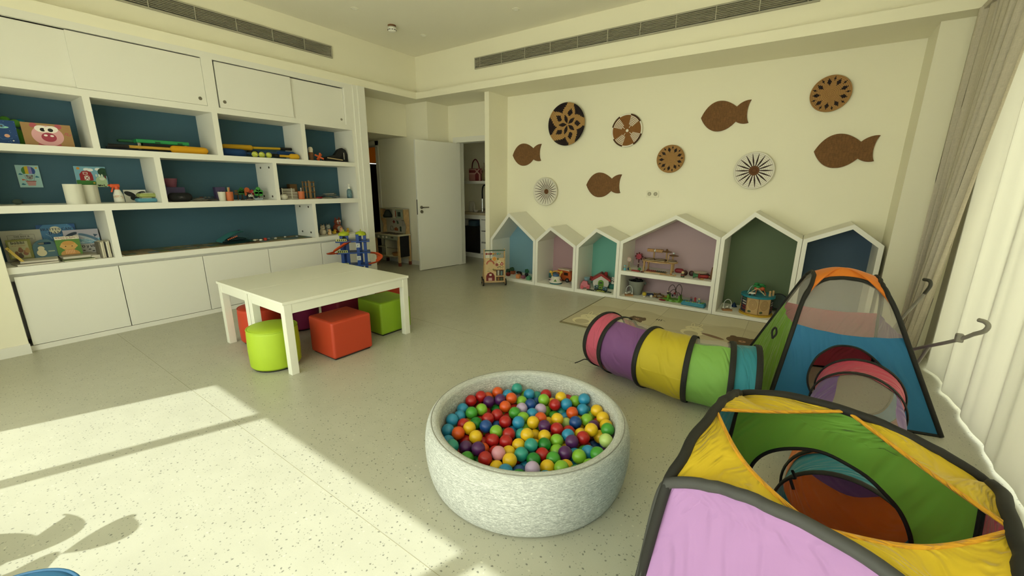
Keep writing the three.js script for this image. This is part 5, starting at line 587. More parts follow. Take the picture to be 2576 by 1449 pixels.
// ---------- wooden play kitchen in the passage ----------
{
  const k = thing('play_kitchen', 'wooden toy kitchen with pale green front and printed splashback', 'toy kitchen', [-6.02, 0, -4.785]), pale = M('#b4b096', 0.6), sage = M('#8f9480', 0.6), W = 0.31, D0 = -0.14, D1 = 0.135;
  for (const sx of [-1, 1]) for (const z of [D0 + 0.02, D1 - 0.02]) { const l = part(k, 'leg', span(sx * W - 0.018, sx * W + 0.018, 0.06, 0.53, z - 0.018, z + 0.018), birch); part(l, 'foot', span(sx * W - 0.019, sx * W + 0.019, 0, 0.062, z - 0.019, z + 0.019), M('#7a3a24', 0.7)); }
  part(k, 'worktop', span(-W - 0.03, W + 0.03, 0.53, 0.552, D0, D1 + 0.01, 0.003), M('#cfc8ac', 0.5)); part(k, 'hob', span(-0.18, 0.0, 0.552, 0.556, -0.08, 0.1), M('#3a2620', 0.4)); part(k, 'sink', span(0.06, 0.24, 0.5525, 0.557, -0.06, 0.1), M('#4a3a30', 0.4));
  const f = part(k, 'control_panel', span(-W, W, 0.46, 0.53, D1 - 0.012, D1), sage); for (const x of [-0.2, -0.07, 0.02]) part(f, 'knob', cyl(0.017, 0.017, 0.02, 20).rotateX(R90), M('#d6d0bc', 0.5), [x, 0.497, D1 + 0.01]); part(f, 'display', span(0.13, 0.2, 0.485, 0.512, D1, D1 + 0.002), M('#4a4638', 0.6));
  part(k, 'bottom_shelf', span(-W, W, 0.15, 0.165, D0, D1 - 0.01), pale); part(k, 'middle_panel', span(-0.06, -0.048, 0.165, 0.46, D0, D1 - 0.02), pale); part(k, 'rear_panel', span(-W, W, 0.165, 0.53, D0, D0 + 0.008), pale); part(k, 'inner_shelf', span(-W, -0.06, 0.3, 0.308, D0, D1 - 0.03), pale); part(k, 'inner_rail', span(-0.02, 0.26, 0.3, 0.312, D1 - 0.03, D1 - 0.02), M('#8f8a74', 0.6)); part(k, 'blackboard', span(W + 0.014, W + 0.02, 0.16, 0.52, D0 + 0.04, D1 - 0.03), M('#0e0f14', 0.8)); part(k, 'pan', cyl(0.11, 0.1, 0.05, 28), oak, [0.12, 0.19, -0.02]);
  const back = canvasTex(320, 230, (g, w, h) => { bg('#b5b0a2')(g, w, h); g.strokeStyle = '#9f9a8c'; for (let y = 0; y < h; y += 19) { g.beginPath(); g.moveTo(0, y); g.lineTo(w, y); g.stroke(); } poly(g, [[110, 24], [134, 52], [112, 86], [90, 54]], '#7a2a24'); poly(g, [[150, 24], [176, 36], [186, 82], [160, 86]], '#3f5a44'); g.fillStyle = '#2c211c'; g.fillRect(230, 18, 60, 8); for (const x of [240, 258, 276]) line(g, [[x, 26], [x, 110]], '#8a8478', 5); line(g, [[50, 200], [62, 132], [88, 132], [100, 200], [50, 200]], '#3a2a22', 6); poly(g, [[112, 206], [112, 160], [170, 160], [170, 206]], '#8a4a26'); ell(g, 141, 152, 12, 8, '#8a4a26'); poly(g, [[196, 214], [196, 172], [220, 172], [220, 214]], '#1f2c22'); ell(g, 208, 150, 14, 26, '#2c3f30'); });
  part(k, 'splashback', span(-W, W, 0.552, 0.98, D0, D0 + 0.01), pale); part(k, 'splashback_print', new THREE.PlaneGeometry(0.58, 0.24), print(back), [0, 0.68, D0 + 0.0108]);
  for (const sx of [-1, 1]) part(k, 'side_panel', ext(shp([[0, 0.552], [0.09, 0.552], [0.07, 0.7], [0.12, 0.82], [0.12, 0.985], [0, 0.985]]), 0.014).rotateY(-R90).translate(sx * W + 0.007, 0, D0), birch);
  part(k, 'top_board', span(-W - 0.01, W + 0.01, 0.978, 0.992, D0, D0 + 0.13), pale); part(k, 'upper_shelf', span(-W, W, 0.81, 0.824, D0, D0 + 0.12), pale);
  const m = thing('toy_microwave', 'pale green toy microwave on the play kitchen shelf', 'toy microwave', [-5.88, 0.824, -4.87]); part(m, 'body', span(-0.13, 0.13, 0, 0.15, -0.05, 0.05, 0.006), M('#93a08c', 0.5)); part(m, 'door_window', span(0.0, 0.08, 0.03, 0.11, 0.05, 0.052), M('#26332c', 0.4)); part(m, 'control_strip', span(-0.13, -0.06, 0, 0.15, 0.05, 0.053), M('#c9c2b0', 0.5)); part(m, 'handle', span(-0.05, -0.04, 0.02, 0.13, 0.05, 0.064, 0.003), M('#8a3a26', 0.5));
  one('toy_kettle', 'dark green rounded toy bag on the play kitchen shelf', 'toy bag', lathe([[0, 0], [0.075, 0], [0.085, 0.03], [0.05, 0.1], [0.03, 0.13], [0, 0.135]], 20), M('#2a342a', 0.8), [-6.2, 0.824, -4.86]);
  one('stacked_crate', 'brown wooden crate on the floor by the play kitchen', 'crate', bx(0.16, 0.2, 0.16, 0.006), darkwood, [-6.21, 0.1, -4.45]);
}
// ---------- wooden activity walker ----------
{
  const w = thing('activity_walker', 'wooden baby activity walker with bead bar and barn panel', 'baby walker', [-3.5, 0, -4.535], 0.80), W = 0.145;
  const front = canvasTex(512, 640, (g, cw, ch) => { bg('#cdb283')(g, cw, ch); for (let k = 0; k < 80; k++) line(g, [[rnd() * cw, 0], [rnd() * cw, ch]], 'rgba(120,90,50,0.05)', 2); line(g, [[70, 330], [110, 260], [140, 330], [190, 300]], '#a5966c', 5); ell(g, 90, 350, 40, 8, '#7f8a5c'); ell(g, 260, 330, 60, 28, '#8a6a3a', 0.3); ell(g, 300, 320, 26, 14, '#3f5a34', 0.5); ell(g, 220, 300, 24, 14, '#6a7a4a'); for (const [x, y] of [[350, 200], [410, 170], [470, 200]]) line(g, [[x, y], [x, 300]], '#3a4a30', 5); for (const [x, y, r] of [[335, 255, 0.6], [370, 240, -0.6], [430, 250, 0.6], [395, 235, -0.6], [485, 245, -0.5]]) ell(g, x, y, 17, 7, '#2f3d2a', r); });
  for (const s of [-1, 1]) part(w, 'side_panel', ext(shp([[0, 0.05], [0, 0.4], [-0.02, 0.53], [-0.045, 0.53], [-0.12, 0.25], [-0.22, 0.14], [-0.22, 0.05]]), 0.012).rotateY(R90).rotateY(Math.PI).translate(s * W + 0.006, 0, 0).scale(1, 1, 1), birch);
  part(w, 'front_panel', span(-W + 0.006, W - 0.006, 0.06, 0.405, -0.012, 0.0, 0.004), birch); part(w, 'panel_print', new THREE.PlaneGeometry(2 * W - 0.02, 0.335), print(front), [0, 0.233, 0.0012]);
  part(w, 'handle_bar', bar(V(-W, 0.515, 0.02), V(W, 0.515, 0.02), 0.009, 14), M('#3f5a40', 0.6)); part(w, 'bead_rod', bar(V(-W, 0.467, 0.01), V(W, 0.467, 0.01), 0.003), birch);
  ['#8f2a22', '#8a5a4c', '#8f2a22', '#d09a34', '#a58a6c', '#4f8a88', '#7f9a7c'].forEach((c, i) => part(w, 'bead', sph(0.015, 16, 12), M(c, 0.5), [-0.115 + i * 0.031, 0.467, 0.01]));
  const sunG = part(w, 'sun_gear', cyl(0.036, 0.036, 0.012, 32).rotateX(R90), M('#e2d8bc', 0.6), [-0.008, 0.395, 0.014]); part(sunG, 'sun_face', cyl(0.026, 0.026, 0.004, 28).rotateX(R90), M('#cf8a34', 0.6), [0, 0, 0.007]); for (let k = 0; k < 10; k++) part(sunG, 'petal', sph(0.006, 8, 6), M('#d8a04c', 0.6), [0.029 * Math.cos(k * 0.628), 0.029 * Math.sin(k * 0.628), 0.006]); for (const d of [-1, 1]) part(w, 'leaf', sph(0.012, 10, 8).scale(1.2, 0.8, 0.4), M('#4f6a44', 0.7), [-0.008 + d * 0.052, 0.39, 0.008]);
  for (const [r, c] of [[0.052, '#9c3f2c'], [0.042, '#c98a6a']]) part(w, 'rainbow_arch', new THREE.TorusGeometry(r, 0.006, 8, 28, Math.PI), M(c, 0.6), [-0.063, 0.318, 0.008]);
  for (const [x, y, r, c, d] of [[0.062, 0.345, 0.026, '#d9d0ac', '#b9a85c'], [0.03, 0.31, 0.022, '#9c5a4c', '#6a2a24'], [0.1, 0.32, 0.023, '#9c3f34', '#e0c8b8']]) { const f = part(w, 'flower_gear', cyl(r, r, 0.01, 24).rotateX(R90), M(c, 0.6), [x, y, 0.009]); part(f, 'flower_eye', cyl(r * 0.4, r * 0.4, 0.004, 16).rotateX(R90), M(d, 0.6), [0, 0, 0.007]); }
  const barn = part(w, 'barn_door', ext(shp([[-0.06, 0], [0.06, 0], [0.06, 0.07], [0.04, 0.105], [0, 0.125], [-0.04, 0.105], [-0.06, 0.07]]), 0.008, 0.001), M('#6f1a1a', 0.6), [-0.062, 0.078, 0.001]); part(barn, 'hay_window', span(-0.016, 0.016, 0.075, 0.1, 0.008, 0.011), M('#d9cdb4', 0.6)); part(barn, 'cow_cutout', span(-0.03, 0.022, 0.004, 0.045, 0.009, 0.012, 0.003), M('#c9a094', 0.6));
  for (const [y0, y1] of [[0.075, 0.135], [0.15, 0.235]]) { const b = part(w, 'shape_window', span(0.022, 0.128, y0, y1, 0.001, 0.004), M('#3a2a1c', 0.7)); part(b, 'window_frame', span(0.018, 0.132, y1, y1 + 0.008, 0.001, 0.012), birch); part(b, 'toy_shape', span(0.04, 0.065, y0 + 0.006, y1 - 0.01, 0.004, 0.009), M(y0 < 0.1 ? '#8a5a24' : '#b9b4a0', 0.6)); part(b, 'toy_shape', span(0.085, 0.11, y0 + 0.006, y1 - 0.02, 0.004, 0.009), M(y0 < 0.1 ? '#4a5a34' : '#5f7a78', 0.6)); }
  part(w, 'floor_board', span(-W, W, 0.05, 0.06, -0.21, 0), birch);
  for (const s of [-1, 1]) for (const z of [-0.02, -0.19]) { const q = part(w, 'wheel', cyl(0.05, 0.05, 0.016, 32).rotateZ(R90), black, [s * (W + 0.016), 0.05, z]); part(q, 'hub', cyl(0.034, 0.034, 0.018, 24).rotateZ(R90), birch); }
}

// ---------- toys in the house shelves ----------
const HY = 0.045, toyGroup = (n) => `toys in the ${n} house shelf`;
{ // light blue house: soft blocks
  const G = toyGroup('light blue'), soft = (name, l, geo, hex, x, y, z) => one(name, l, 'block', geo, M(hex, 0.8), [x, HY + y, z], null, G);
  const pent = (s) => ext(shp([[-s, -s], [s, -s], [s, s * 0.5], [0, s * 1.3], [-s, s * 0.5]]), s * 1.6, 0.006).translate(0, 0, -s * 0.8);
  const b1 = thing('apple_block', 'dark red fruit-shaped block with a stalk', 'block', [-3.62, HY, -5.03], 0, G); part(b1, 'body', bx(0.062, 0.055, 0.06, 0.018), M('#7d241e', 0.7), [0, 0.028, 0]); part(b1, 'stalk', cyl(0.004, 0.005, 0.025, 8), darkwood, [0, 0.066, 0]);
  const b2 = thing('house_block', 'terracotta block with a dark green half-round on top', 'block', [-3.64, HY, -5.19], 0, G); part(b2, 'body', bx(0.065, 0.05, 0.06, 0.006), M('#9c5438', 0.8), [0, 0.025, 0]); part(b2, 'green_top', cyl(0.032, 0.032, 0.05, 20, 1).rotateX(R90), M('#2c5236', 0.8), [-0.025, 0.072, 0]);
  soft('green_arch_block', 'dark green dome block at the back of the blue house', lathe([[0, 0.06], [0.03, 0.045], [0.036, 0], [0, 0]], 18), '#34503a', -3.78, 0.0, -5.25);
  const r = thing('ring_block', 'black ring block resting on brown blocks', 'block', [-3.5, HY, -5.16], 0.3, G); part(r, 'ring', new THREE.TorusGeometry(0.03, 0.013, 12, 28).rotateX(R90 - 0.5), M('#14110f', 0.7), [0, 0.05, 0.02]); part(r, 'brown_block', bx(0.06, 0.045, 0.05, 0.008), M('#6f4a38', 0.8), [0.005, 0.0225, -0.015]);
  soft('peach_block', 'peach orange rounded cube block', bx(0.062, 0.062, 0.06, 0.012), '#cf8a58', -3.40, 0.031, -4.985); soft('plum_block', 'plum purple rounded block', bx(0.064, 0.056, 0.06, 0.022), '#7d4858', -3.325, 0.028, -5.01);
  const t = thing('tree_block', 'dark green flower block standing on a black block', 'block', [-3.36, HY, -5.16], 0, G); part(t, 'black_block', bx(0.055, 0.06, 0.05, 0.02), M('#1f2326', 0.8), [0, 0.03, 0.01]); part(t, 'green_flower', merge([0, 1, 2, 3, 4].map((k) => sph(0.018, 12, 8).translate(0.02 * Math.cos(k * 1.256), 0.085 + 0.02 * Math.sin(k * 1.256), 0))), M('#1f5a38', 0.8));
  soft('mint_block', 'mint green upright house-shaped block', pent(0.026), '#4f8a68', -3.215, 0.026, -4.995); soft('maroon_block', 'small dark maroon block by the side panel', bx(0.04, 0.05, 0.04, 0.012), '#5a2c24', -3.16, 0.025, -5.07);
}
{ // dusty pink house
  const G = toyGroup('dusty pink'); const d = thing('sound_drum', 'white cone-shaped musical toy with yellow carry handle', 'toy', [-2.79, HY, -5.05], 0.45, G);
  part(d, 'base', cyl(0.094, 0.09, 0.018, 36), M('#1f5f66', 0.5), [0, 0.009, 0]); part(d, 'shell', lathe([[0.095, 0.018], [0.092, 0.03], [0.06, 0.1], [0.05, 0.105], [0, 0.105]], 36), M('#d0cbbd', 0.45)); part(d, 'dome', lathe([[0.046, 0.105], [0.046, 0.125], [0.03, 0.14], [0, 0.143]], 28), M('#3f5f86', 0.4)); part(d, 'handle', tube([V(-0.055, 0.11, 0), V(-0.06, 0.15, 0), V(-0.03, 0.172, 0), V(0.03, 0.172, 0), V(0.06, 0.15, 0), V(0.055, 0.11, 0)], 0.01, 30), M('#cf9c3c', 0.5)); for (const s of [-1, 1]) part(d, 'star', lathe([[0, 0.012], [0.02, 0.006], [0.022, -0.006], [0, -0.012]], 5).rotateX(R90), M('#d6b03c', 0.5), [s * 0.075, 0.165, 0.01]);
  part(d, 'green_triangle', ext(shp([[-0.02, 0], [0.02, 0], [0, 0.032]]), 0.006, 0.002).rotateX(-0.42), M('#4f7a2c', 0.5), [-0.005, 0.042, 0.085]); part(d, 'red_button', sph(0.016, 14, 10).scale(1, 1, 0.4), M('#8f2a26', 0.5), [0.066, 0.06, 0.045]); part(d, 'pink_button', sph(0.014, 14, 10).scale(1, 1, 0.4), M('#9f7a98', 0.5), [-0.07, 0.055, 0.04]);
  const v = thing('toy_van', 'orange and cream toy van with dark wheels', 'toy van', [-2.735, HY, -5.24], -0.12, G); part(v, 'body', ext(shp([[-0.11, 0.03], [0.1, 0.03], [0.115, 0.06], [0.1, 0.15], [0.06, 0.165], [-0.11, 0.165]]), 0.08, 0.006).translate(0, 0, -0.04), M('#b5521f', 0.45)); part(v, 'cream_roof', span(-0.115, 0.09, 0.16, 0.185, -0.046, 0.046, 0.01), M('#cbb9a0', 0.5)); part(v, 'window', span(0.0, 0.07, 0.1, 0.14, 0.0455, 0.0475), M('#2a1a14', 0.3)); for (const x of [-0.065, 0.065]) for (const z of [-0.046, 0.046]) { const q = part(v, 'wheel', cyl(0.032, 0.032, 0.02, 24).rotateX(R90), black, [x, 0.032, z]); part(q, 'hub', cyl(0.012, 0.012, 0.022, 16).rotateX(R90), M('#8a847a', 0.5)); }
  const c = thing('toy_truck', 'dark teal toy truck behind the musical toy', 'toy truck', [-2.94, HY, -5.22], 0.2, G); part(c, 'cab', span(-0.05, 0.05, 0.025, 0.11, -0.04, 0.04, 0.014), M('#1f5a56', 0.5)); for (const x of [-0.025, 0.025]) part(c, 'wheel', cyl(0.025, 0.025, 0.09, 20).rotateX(R90), black, [x, 0.025, 0]); part(c, 'bumper', span(-0.052, 0.052, 0.02, 0.032, 0.038, 0.046), M('#c9c4b4', 0.5));
  one('patterned_ball', 'small colourful patterned ball by the side panel', 'ball', sph(0.042, 20, 14), print(canvasTex(64, 64, (g, w, h) => { bg('#8a8f96')(g, w, h); ell(g, 20, 20, 14, 12, '#b9932c'); ell(g, 44, 40, 14, 14, '#8f5f6a'); ell(g, 50, 12, 9, 9, '#3f5f86'); })), [-2.54, HY + 0.042, -5.12], null, G);
}
{ // mint green house
  const G = toyGroup('mint green'); const h = thing('toy_house', 'white toy cottage with red roof and green door', 'toy house', [-2.17, HY, -5.21], 0.35, G);
  part(h, 'walls', ext(shp([[-0.08, 0], [0.08, 0], [0.105, 0.07], [0.1, 0.115], [0, 0.175], [-0.1, 0.115], [-0.105, 0.07]]), 0.13, 0.004).translate(0, 0, -0.065), M('#c9c5ba', 0.5)); for (const s of [-1, 1]) part(h, 'roof', ext(shp([[0, 0.178], [s * 0.125, 0.098], [s * 0.125, 0.122], [0, 0.206]]), 0.15, 0.004).translate(0, 0, -0.078), M('#961c1c', 0.45)); part(h, 'chimney', cyl(0.02, 0.022, 0.05, 16), M('#961c1c', 0.45), [0.06, 0.19, -0.02]); part(h, 'roof_ball', sph(0.03, 18, 12), M('#961c1c', 0.45), [-0.135, 0.125, 0.03]);
  const s = new THREE.Shape(); s.moveTo(-0.036, 0); s.lineTo(0.036, 0); s.lineTo(0.036, 0.075); s.absarc(0, 0.075, 0.036, 0, Math.PI, false); part(h, 'door', ext(s, 0.006, 0.002), M('#5a8a1c', 0.5), [0, 0.004, 0.068]); part(h, 'door_window', span(-0.02, 0.02, 0.07, 0.09, 0.0765, 0.079, 0.004), M('#17221a', 0.4));
  const p = thing('pink_toy_car', 'pink toy car with rosy wheels carrying a blue tray', 'toy car', [-2.32, HY, -5.03], 0.35, G); part(p, 'body', ext(shp([[-0.06, 0.02], [0.06, 0.02], [0.055, 0.05], [0.03, 0.06], [0.02, 0.1], [-0.03, 0.1], [-0.055, 0.06]]), 0.07, 0.006).translate(0, 0, -0.035), M('#c06a76', 0.45)); for (const x of [-0.04, 0.04]) for (const z of [-0.042, 0.042]) part(p, 'wheel', cyl(0.022, 0.022, 0.016, 20).rotateX(R90), M('#b8505a', 0.5), [x, 0.022, z]); part(p, 'tray', lathe([[0.0, 0.09], [0.035, 0.09], [0.055, 0.135], [0.05, 0.135], [0.032, 0.096], [0, 0.096]], 4).rotateY(0.785), M('#86a8b4', 0.5), [0.02, 0.012, -0.02]);
  const d = thing('dog_figure', 'white spotted dog figure on a teal base', 'figurine', [-2.015, HY, -5.25], 0.2, G); part(d, 'base', lathe([[0, 0], [0.06, 0], [0.05, 0.05], [0.03, 0.065], [0, 0.066]], 20), M('#2f7468', 0.6)); part(d, 'dog', merge([cyl(0.022, 0.026, 0.06, 16).translate(0, 0.095, 0), sph(0.026, 14, 10).translate(0, 0.135, 0)]), M('#c6c2b8', 0.6)); for (const [x, y] of [[-0.012, 0.14], [0.012, 0.1], [-0.006, 0.11]]) part(d, 'spot', sph(0.007, 8, 6), black, [x, y, 0.022]); for (const s2 of [-1, 1]) part(d, 'ear', sph(0.009, 8, 6).scale(0.7, 1.4, 0.6), black, [s2 * 0.022, 0.146, 0]);
  [['#5a8088', 'grey-blue'], ['#7a9a44', 'olive green'], ['#4a7486', 'steel blue']].forEach(([c, n], i) => { const t = thing('train_car', `${n} open toy train wagon`, 'toy train', [-2.165 + i * 0.066, HY, -5.055 + 0.012 * i], 0.1, G); part(t, 'frame', merge([span(-0.024, 0.024, 0.022, 0.03, -0.024, 0.024), span(-0.024, -0.019, 0.03, 0.05, -0.024, 0.024), span(0.019, 0.024, 0.03, 0.05, -0.024, 0.024)]), M(c, 0.5)); part(t, 'roof', span(-0.026, 0.026, 0.05, 0.057, -0.026, 0.026, 0.002), M(c, 0.5)); for (const x of [-0.014, 0.014]) part(t, 'wheel', cyl(0.011, 0.011, 0.052, 14).rotateX(R90), black, [x, 0.011, 0]); });
  { const t = thing('toy_track', 'dark green toy track pieces with yellow edge', 'toy track', [-2.09, HY, -4.985], 0.12, G); for (let k = 0; k < 6; k++) part(t, 'track_piece', bx(0.05, 0.01, 0.035, 0.002), M(k % 2 ? '#26331c' : '#33401f', 0.6), [-0.15 + k * 0.056, 0.005, 0.008 * Math.sin(k * 2)], [0, 0.2 * Math.sin(k), 0]); part(t, 'yellow_arm', bx(0.11, 0.008, 0.014, 0.003), M('#a8b03a', 0.5), [0.02, 0.013, 0.02], [0, -0.15, 0]); }
}
{ // pale pink house, upper shelf: instruments
  const G = toyGroup('pale pink'), U = 0.375, w = woodM('#d2ae78');
  const t = thing('music_table', 'wooden toy music stand with cymbal, drums and xylophone', 'toy instrument', [-1.385, U, -5.11], 0.06, G);
  for (const [x, z] of [[-0.17, 0.06], [0.16, 0.07], [-0.15, -0.09], [0.15, -0.09]]) { part(t, 'leg', bar(V(x, 0, z), V(x, 0.13, z), 0.011, 12), w); part(t, 'foot', sph(0.013, 12, 8).scale(1, 0.6, 1), M('#9c4a34', 0.6), [x, 0.008, z]); }
  part(t, 'oval_top', cyl(0.21, 0.21, 0.014, 48).scale(1, 1, 0.55), w, [0, 0.135, -0.01]); for (const [x, r] of [[-0.12, 0.06], [0.005, 0.07], [0.135, 0.06]]) { const d = part(t, 'drum_skin', cyl(r, r, 0.012, 32).scale(1, 1, 0.8), M('#c9b896', 0.7), [x, 0.15, 0]); part(d, 'drum_rim', new THREE.TorusGeometry(r, 0.005, 8, 36).rotateX(R90).scale(1, 1, 0.8), M('#4a2f1c', 0.6), [0, 0.006, 0]); }
  for (const [x, z, h] of [[-0.09, -0.08, 0.1], [0.06, -0.08, 0.11], [0.14, -0.06, 0.07]]) part(t, 'post', bar(V(x, 0.14, z), V(x, 0.14 + h, z), 0.009, 12), w); for (const x of [-0.13, -0.03]) part(t, 'wood_block', span(x - 0.045, x + 0.045, 0.235, 0.27, -0.1, -0.06, 0.004), oak); part(t, 'white_knob', sph(0.011, 12, 8).scale(1, 1.5, 1), M('#cfd4d0', 0.5), [-0.078, 0.255, -0.055]);
  const cy = lathe([[0.004, 0.006], [0.02, 0.012], [0.06, 0], [0.06, -0.003], [0.02, 0.008]], 32); part(t, 'cymbal', cy, M('#8f6c3a', 0.35, { metalness: 0.6 }), [0.06, 0.25, -0.08]); part(t, 'cymbal', cy, M('#8f6c3a', 0.35, { metalness: 0.6 }), [0.145, 0.212, -0.06]); part(t, 'knob', sph(0.012, 12, 8), darkwood, [0.06, 0.272, -0.08]); part(t, 'knob', sph(0.011, 12, 8), M('#b4c4c4', 0.4), [0.145, 0.238, -0.06]); part(t, 'stick', bar(V(0.1, 0.14, 0.05), V(0.112, 0.24, 0.04), 0.005), w);
  const x = thing('xylophone', 'small wooden xylophone with red and green keys under the music stand', 'toy instrument', [-1.40, U, -5.07], 0.06, G); part(x, 'frame', merge([span(-0.13, 0.12, 0, 0.012, 0.045, 0.055), span(-0.13, 0.12, 0, 0.012, -0.035, -0.025)]), w); for (let k = 0; k < 10; k++) part(x, 'key', bx(0.016, 0.006, 0.09 - k * 0.003, 0.002), M(k < 5 ? '#8f2f22' : '#24402c', 0.5), [-0.112 + k * 0.024, 0.018, 0.01]);
  one('wood_mallet', 'thin wooden mallet lying before the music stand', 'mallet', merge([bar(V(-0.08, 0.006, 0), V(0.09, 0.006, -0.03), 0.005), sph(0.011, 12, 8).translate(0.09, 0.011, -0.03)]), w, [-1.25, U, -4.965], null, G);
  const rattle = (pos, l, r, c, ring) => { const g = thing('pellet_drum', l, 'rattle', pos, 0, G); part(g, 'handle', cyl(0.005, 0.006, 0.09, 10), w, [0, 0.045, 0]); part(g, 'drum', cyl(r, r, 0.02, 28).rotateX(R90), M(c, 0.6), [0, 0.09 + r, 0]); part(g, 'rim', new THREE.TorusGeometry(r, 0.005, 8, 28), M(ring, 0.5), [0, 0.09 + r, 0.008]); for (const s of [-1, 1]) { part(g, 'string', bar(V(s * r, 0.09 + r, 0), V(s * (r + 0.004), 0.06 + r, 0), 0.001), w); part(g, 'pellet', sph(0.006, 8, 6), M(ring, 0.5), [s * (r + 0.004), 0.055 + r, 0]); } return g; };
  rattle([-1.77, U, -5.13], 'pale round pellet drum rattle on a stick', 0.026, '#d0c0b4', '#c9a8a0').position.y = U; { const g = thing('flower_rattle', 'red flower-shaped rattle with striped handle', 'rattle', [-1.69, U, -5.26], 0, G); part(g, 'handle', cyl(0.008, 0.01, 0.1, 12), M('#4a1f22', 0.6), [0, 0.05, 0]); part(g, 'face', cyl(0.034, 0.034, 0.02, 28).rotateX(R90), M('#a02a3a', 0.5), [0, 0.145, 0]); for (let k = 0; k < 8; k++) part(g, 'bell', sph(0.012, 10, 8), M('#6a1f24', 0.5), [0.043 * Math.cos(k * 0.785), 0.145 + 0.043 * Math.sin(k * 0.785), 0]); part(g, 'band', cyl(0.0105, 0.0105, 0.014, 12), M('#c9b8a0', 0.6), [0, 0.055, 0]); }
  rattle([-1.6, U, -5.24], 'pink and white pellet drum rattle behind the music stand', 0.026, '#d2bcb0', '#6a2a24');
  const doll = thing('peg_doll', 'light blue wooden peg doll with beaded arm', 'peg doll', [-1.765, U, -4.975], 0, G); part(doll, 'body', cyl(0.016, 0.019, 0.034, 16), M('#5f9aa4', 0.6), [0, 0.017, 0]); part(doll, 'head', sph(0.014, 14, 10), M('#c9a884', 0.6), [0, 0.046, 0]); part(doll, 'cap', sph(0.0145, 14, 8), M('#6fa8b0', 0.6), [0, 0.053, 0]);
  one('colour_egg', 'navy, yellow and white toy shaker egg', 'shaker', sph(0.02, 16, 12).scale(1.2, 0.9, 1), print(canvasTex(64, 32, (g, ww, hh) => { bg('#1f2f4c')(g, ww, hh); g.fillStyle = '#b9b45c'; g.fillRect(20, 0, 10, 32); g.fillStyle = '#c9c4b4'; g.fillRect(34, 0, 8, 32); })), [-1.72, U + 0.018, -5.0], null, G);
  one('red_castanet', 'long red wooden clapper lying flat', 'clapper', bx(0.11, 0.016, 0.028, 0.006), M('#8f1f1c', 0.5), [-1.63, U + 0.008, -4.985], [0, -0.08, 0], G); one('green_ball_toy', 'small green ball beside the red clapper', 'ball', sph(0.019, 16, 12), M('#3f7a3c', 0.5), [-1.61, U + 0.019, -5.06], null, G); one('curled_cord', 'small curled brown cord of a toy', 'cord', new THREE.TorusGeometry(0.02, 0.004, 6, 24, 5).rotateX(R90), M('#5a2a20', 0.7), [-1.545, U + 0.004, -4.98], null, G);
  one('red_sandal_toy', 'red striped maraca lying behind the music stand', 'maraca', new THREE.CapsuleGeometry(0.028, 0.05, 6, 16).rotateZ(R90), M('#8a1c2a', 0.5), [-1.17, U + 0.028, -5.22], [0, 0.15, 0], G);
  for (const [x2, z2, l] of [[-1.075, -5.10, 'dark maroon castanet ball beside the peg doll'], [-1.005, -5.12, 'dark maroon castanet ball on its own']]) one('castanet', l, 'castanet', sph(0.032, 18, 12).scale(1, 1, 0.75), M('#331214', 0.4), [x2, U + 0.032, z2], null, G);
  const d2 = thing('peg_doll', 'peg doll with cream head and green stripes', 'peg doll', [-1.075, U, -4.99], 0, G); part(d2, 'body', cyl(0.018, 0.02, 0.04, 16), M('#23402c', 0.6), [0, 0.02, 0]); part(d2, 'sash', cyl(0.0195, 0.0205, 0.012, 16), M('#8a2a24', 0.6), [0, 0.026, 0]); part(d2, 'head', sph(0.017, 14, 10), M('#c6ab84', 0.6), [0, 0.055, 0]);
  const tb = thing('tambourine', 'wooden tambourine with pale skin', 'tambourine', [-0.93, U, -5.2], 0.1, G); part(tb, 'frame', lathe([[0.078, 0], [0.084, 0], [0.084, 0.04], [0.078, 0.04], [0.078, 0]], 40), w); part(tb, 'skin', cyl(0.083, 0.083, 0.004, 40), M('#c9bfae', 0.7), [0, 0.042, 0]); part(tb, 'rim_band', new THREE.TorusGeometry(0.084, 0.004, 8, 44).rotateX(R90), M('#1c1412', 0.6), [0, 0.034, 0]); for (const a of [0.6, 2.2, 3.6, 5.2]) part(tb, 'jingle', cyl(0.011, 0.011, 0.012, 16), steel, [0.083 * Math.cos(a), 0.016, 0.083 * Math.sin(a)]);
  const hn = thing('toy_trumpet', 'red toy trumpet with green bell lying on its side', 'toy instrument', [-0.9, U, -5.04], 0.25, G); part(hn, 'tube', new THREE.CapsuleGeometry(0.019, 0.08, 6, 16).rotateZ(R90), M('#8f1c1c', 0.5), [0.04, 0.024, 0]); part(hn, 'bell', lathe([[0.016, 0], [0.022, 0.03], [0.034, 0.05], [0.03, 0.05], [0.012, 0]], 20).rotateZ(R90), M('#3f7250', 0.5), [-0.02, 0.034, 0.01]); part(hn, 'ring', new THREE.TorusGeometry(0.026, 0.006, 8, 22).rotateY(R90), M('#8f2a2a', 0.5), [-0.005, 0.028, 0]); part(hn, 'mouthpiece', cyl(0.008, 0.012, 0.03, 12).rotateZ(R90), w, [0.1, 0.024, 0]);
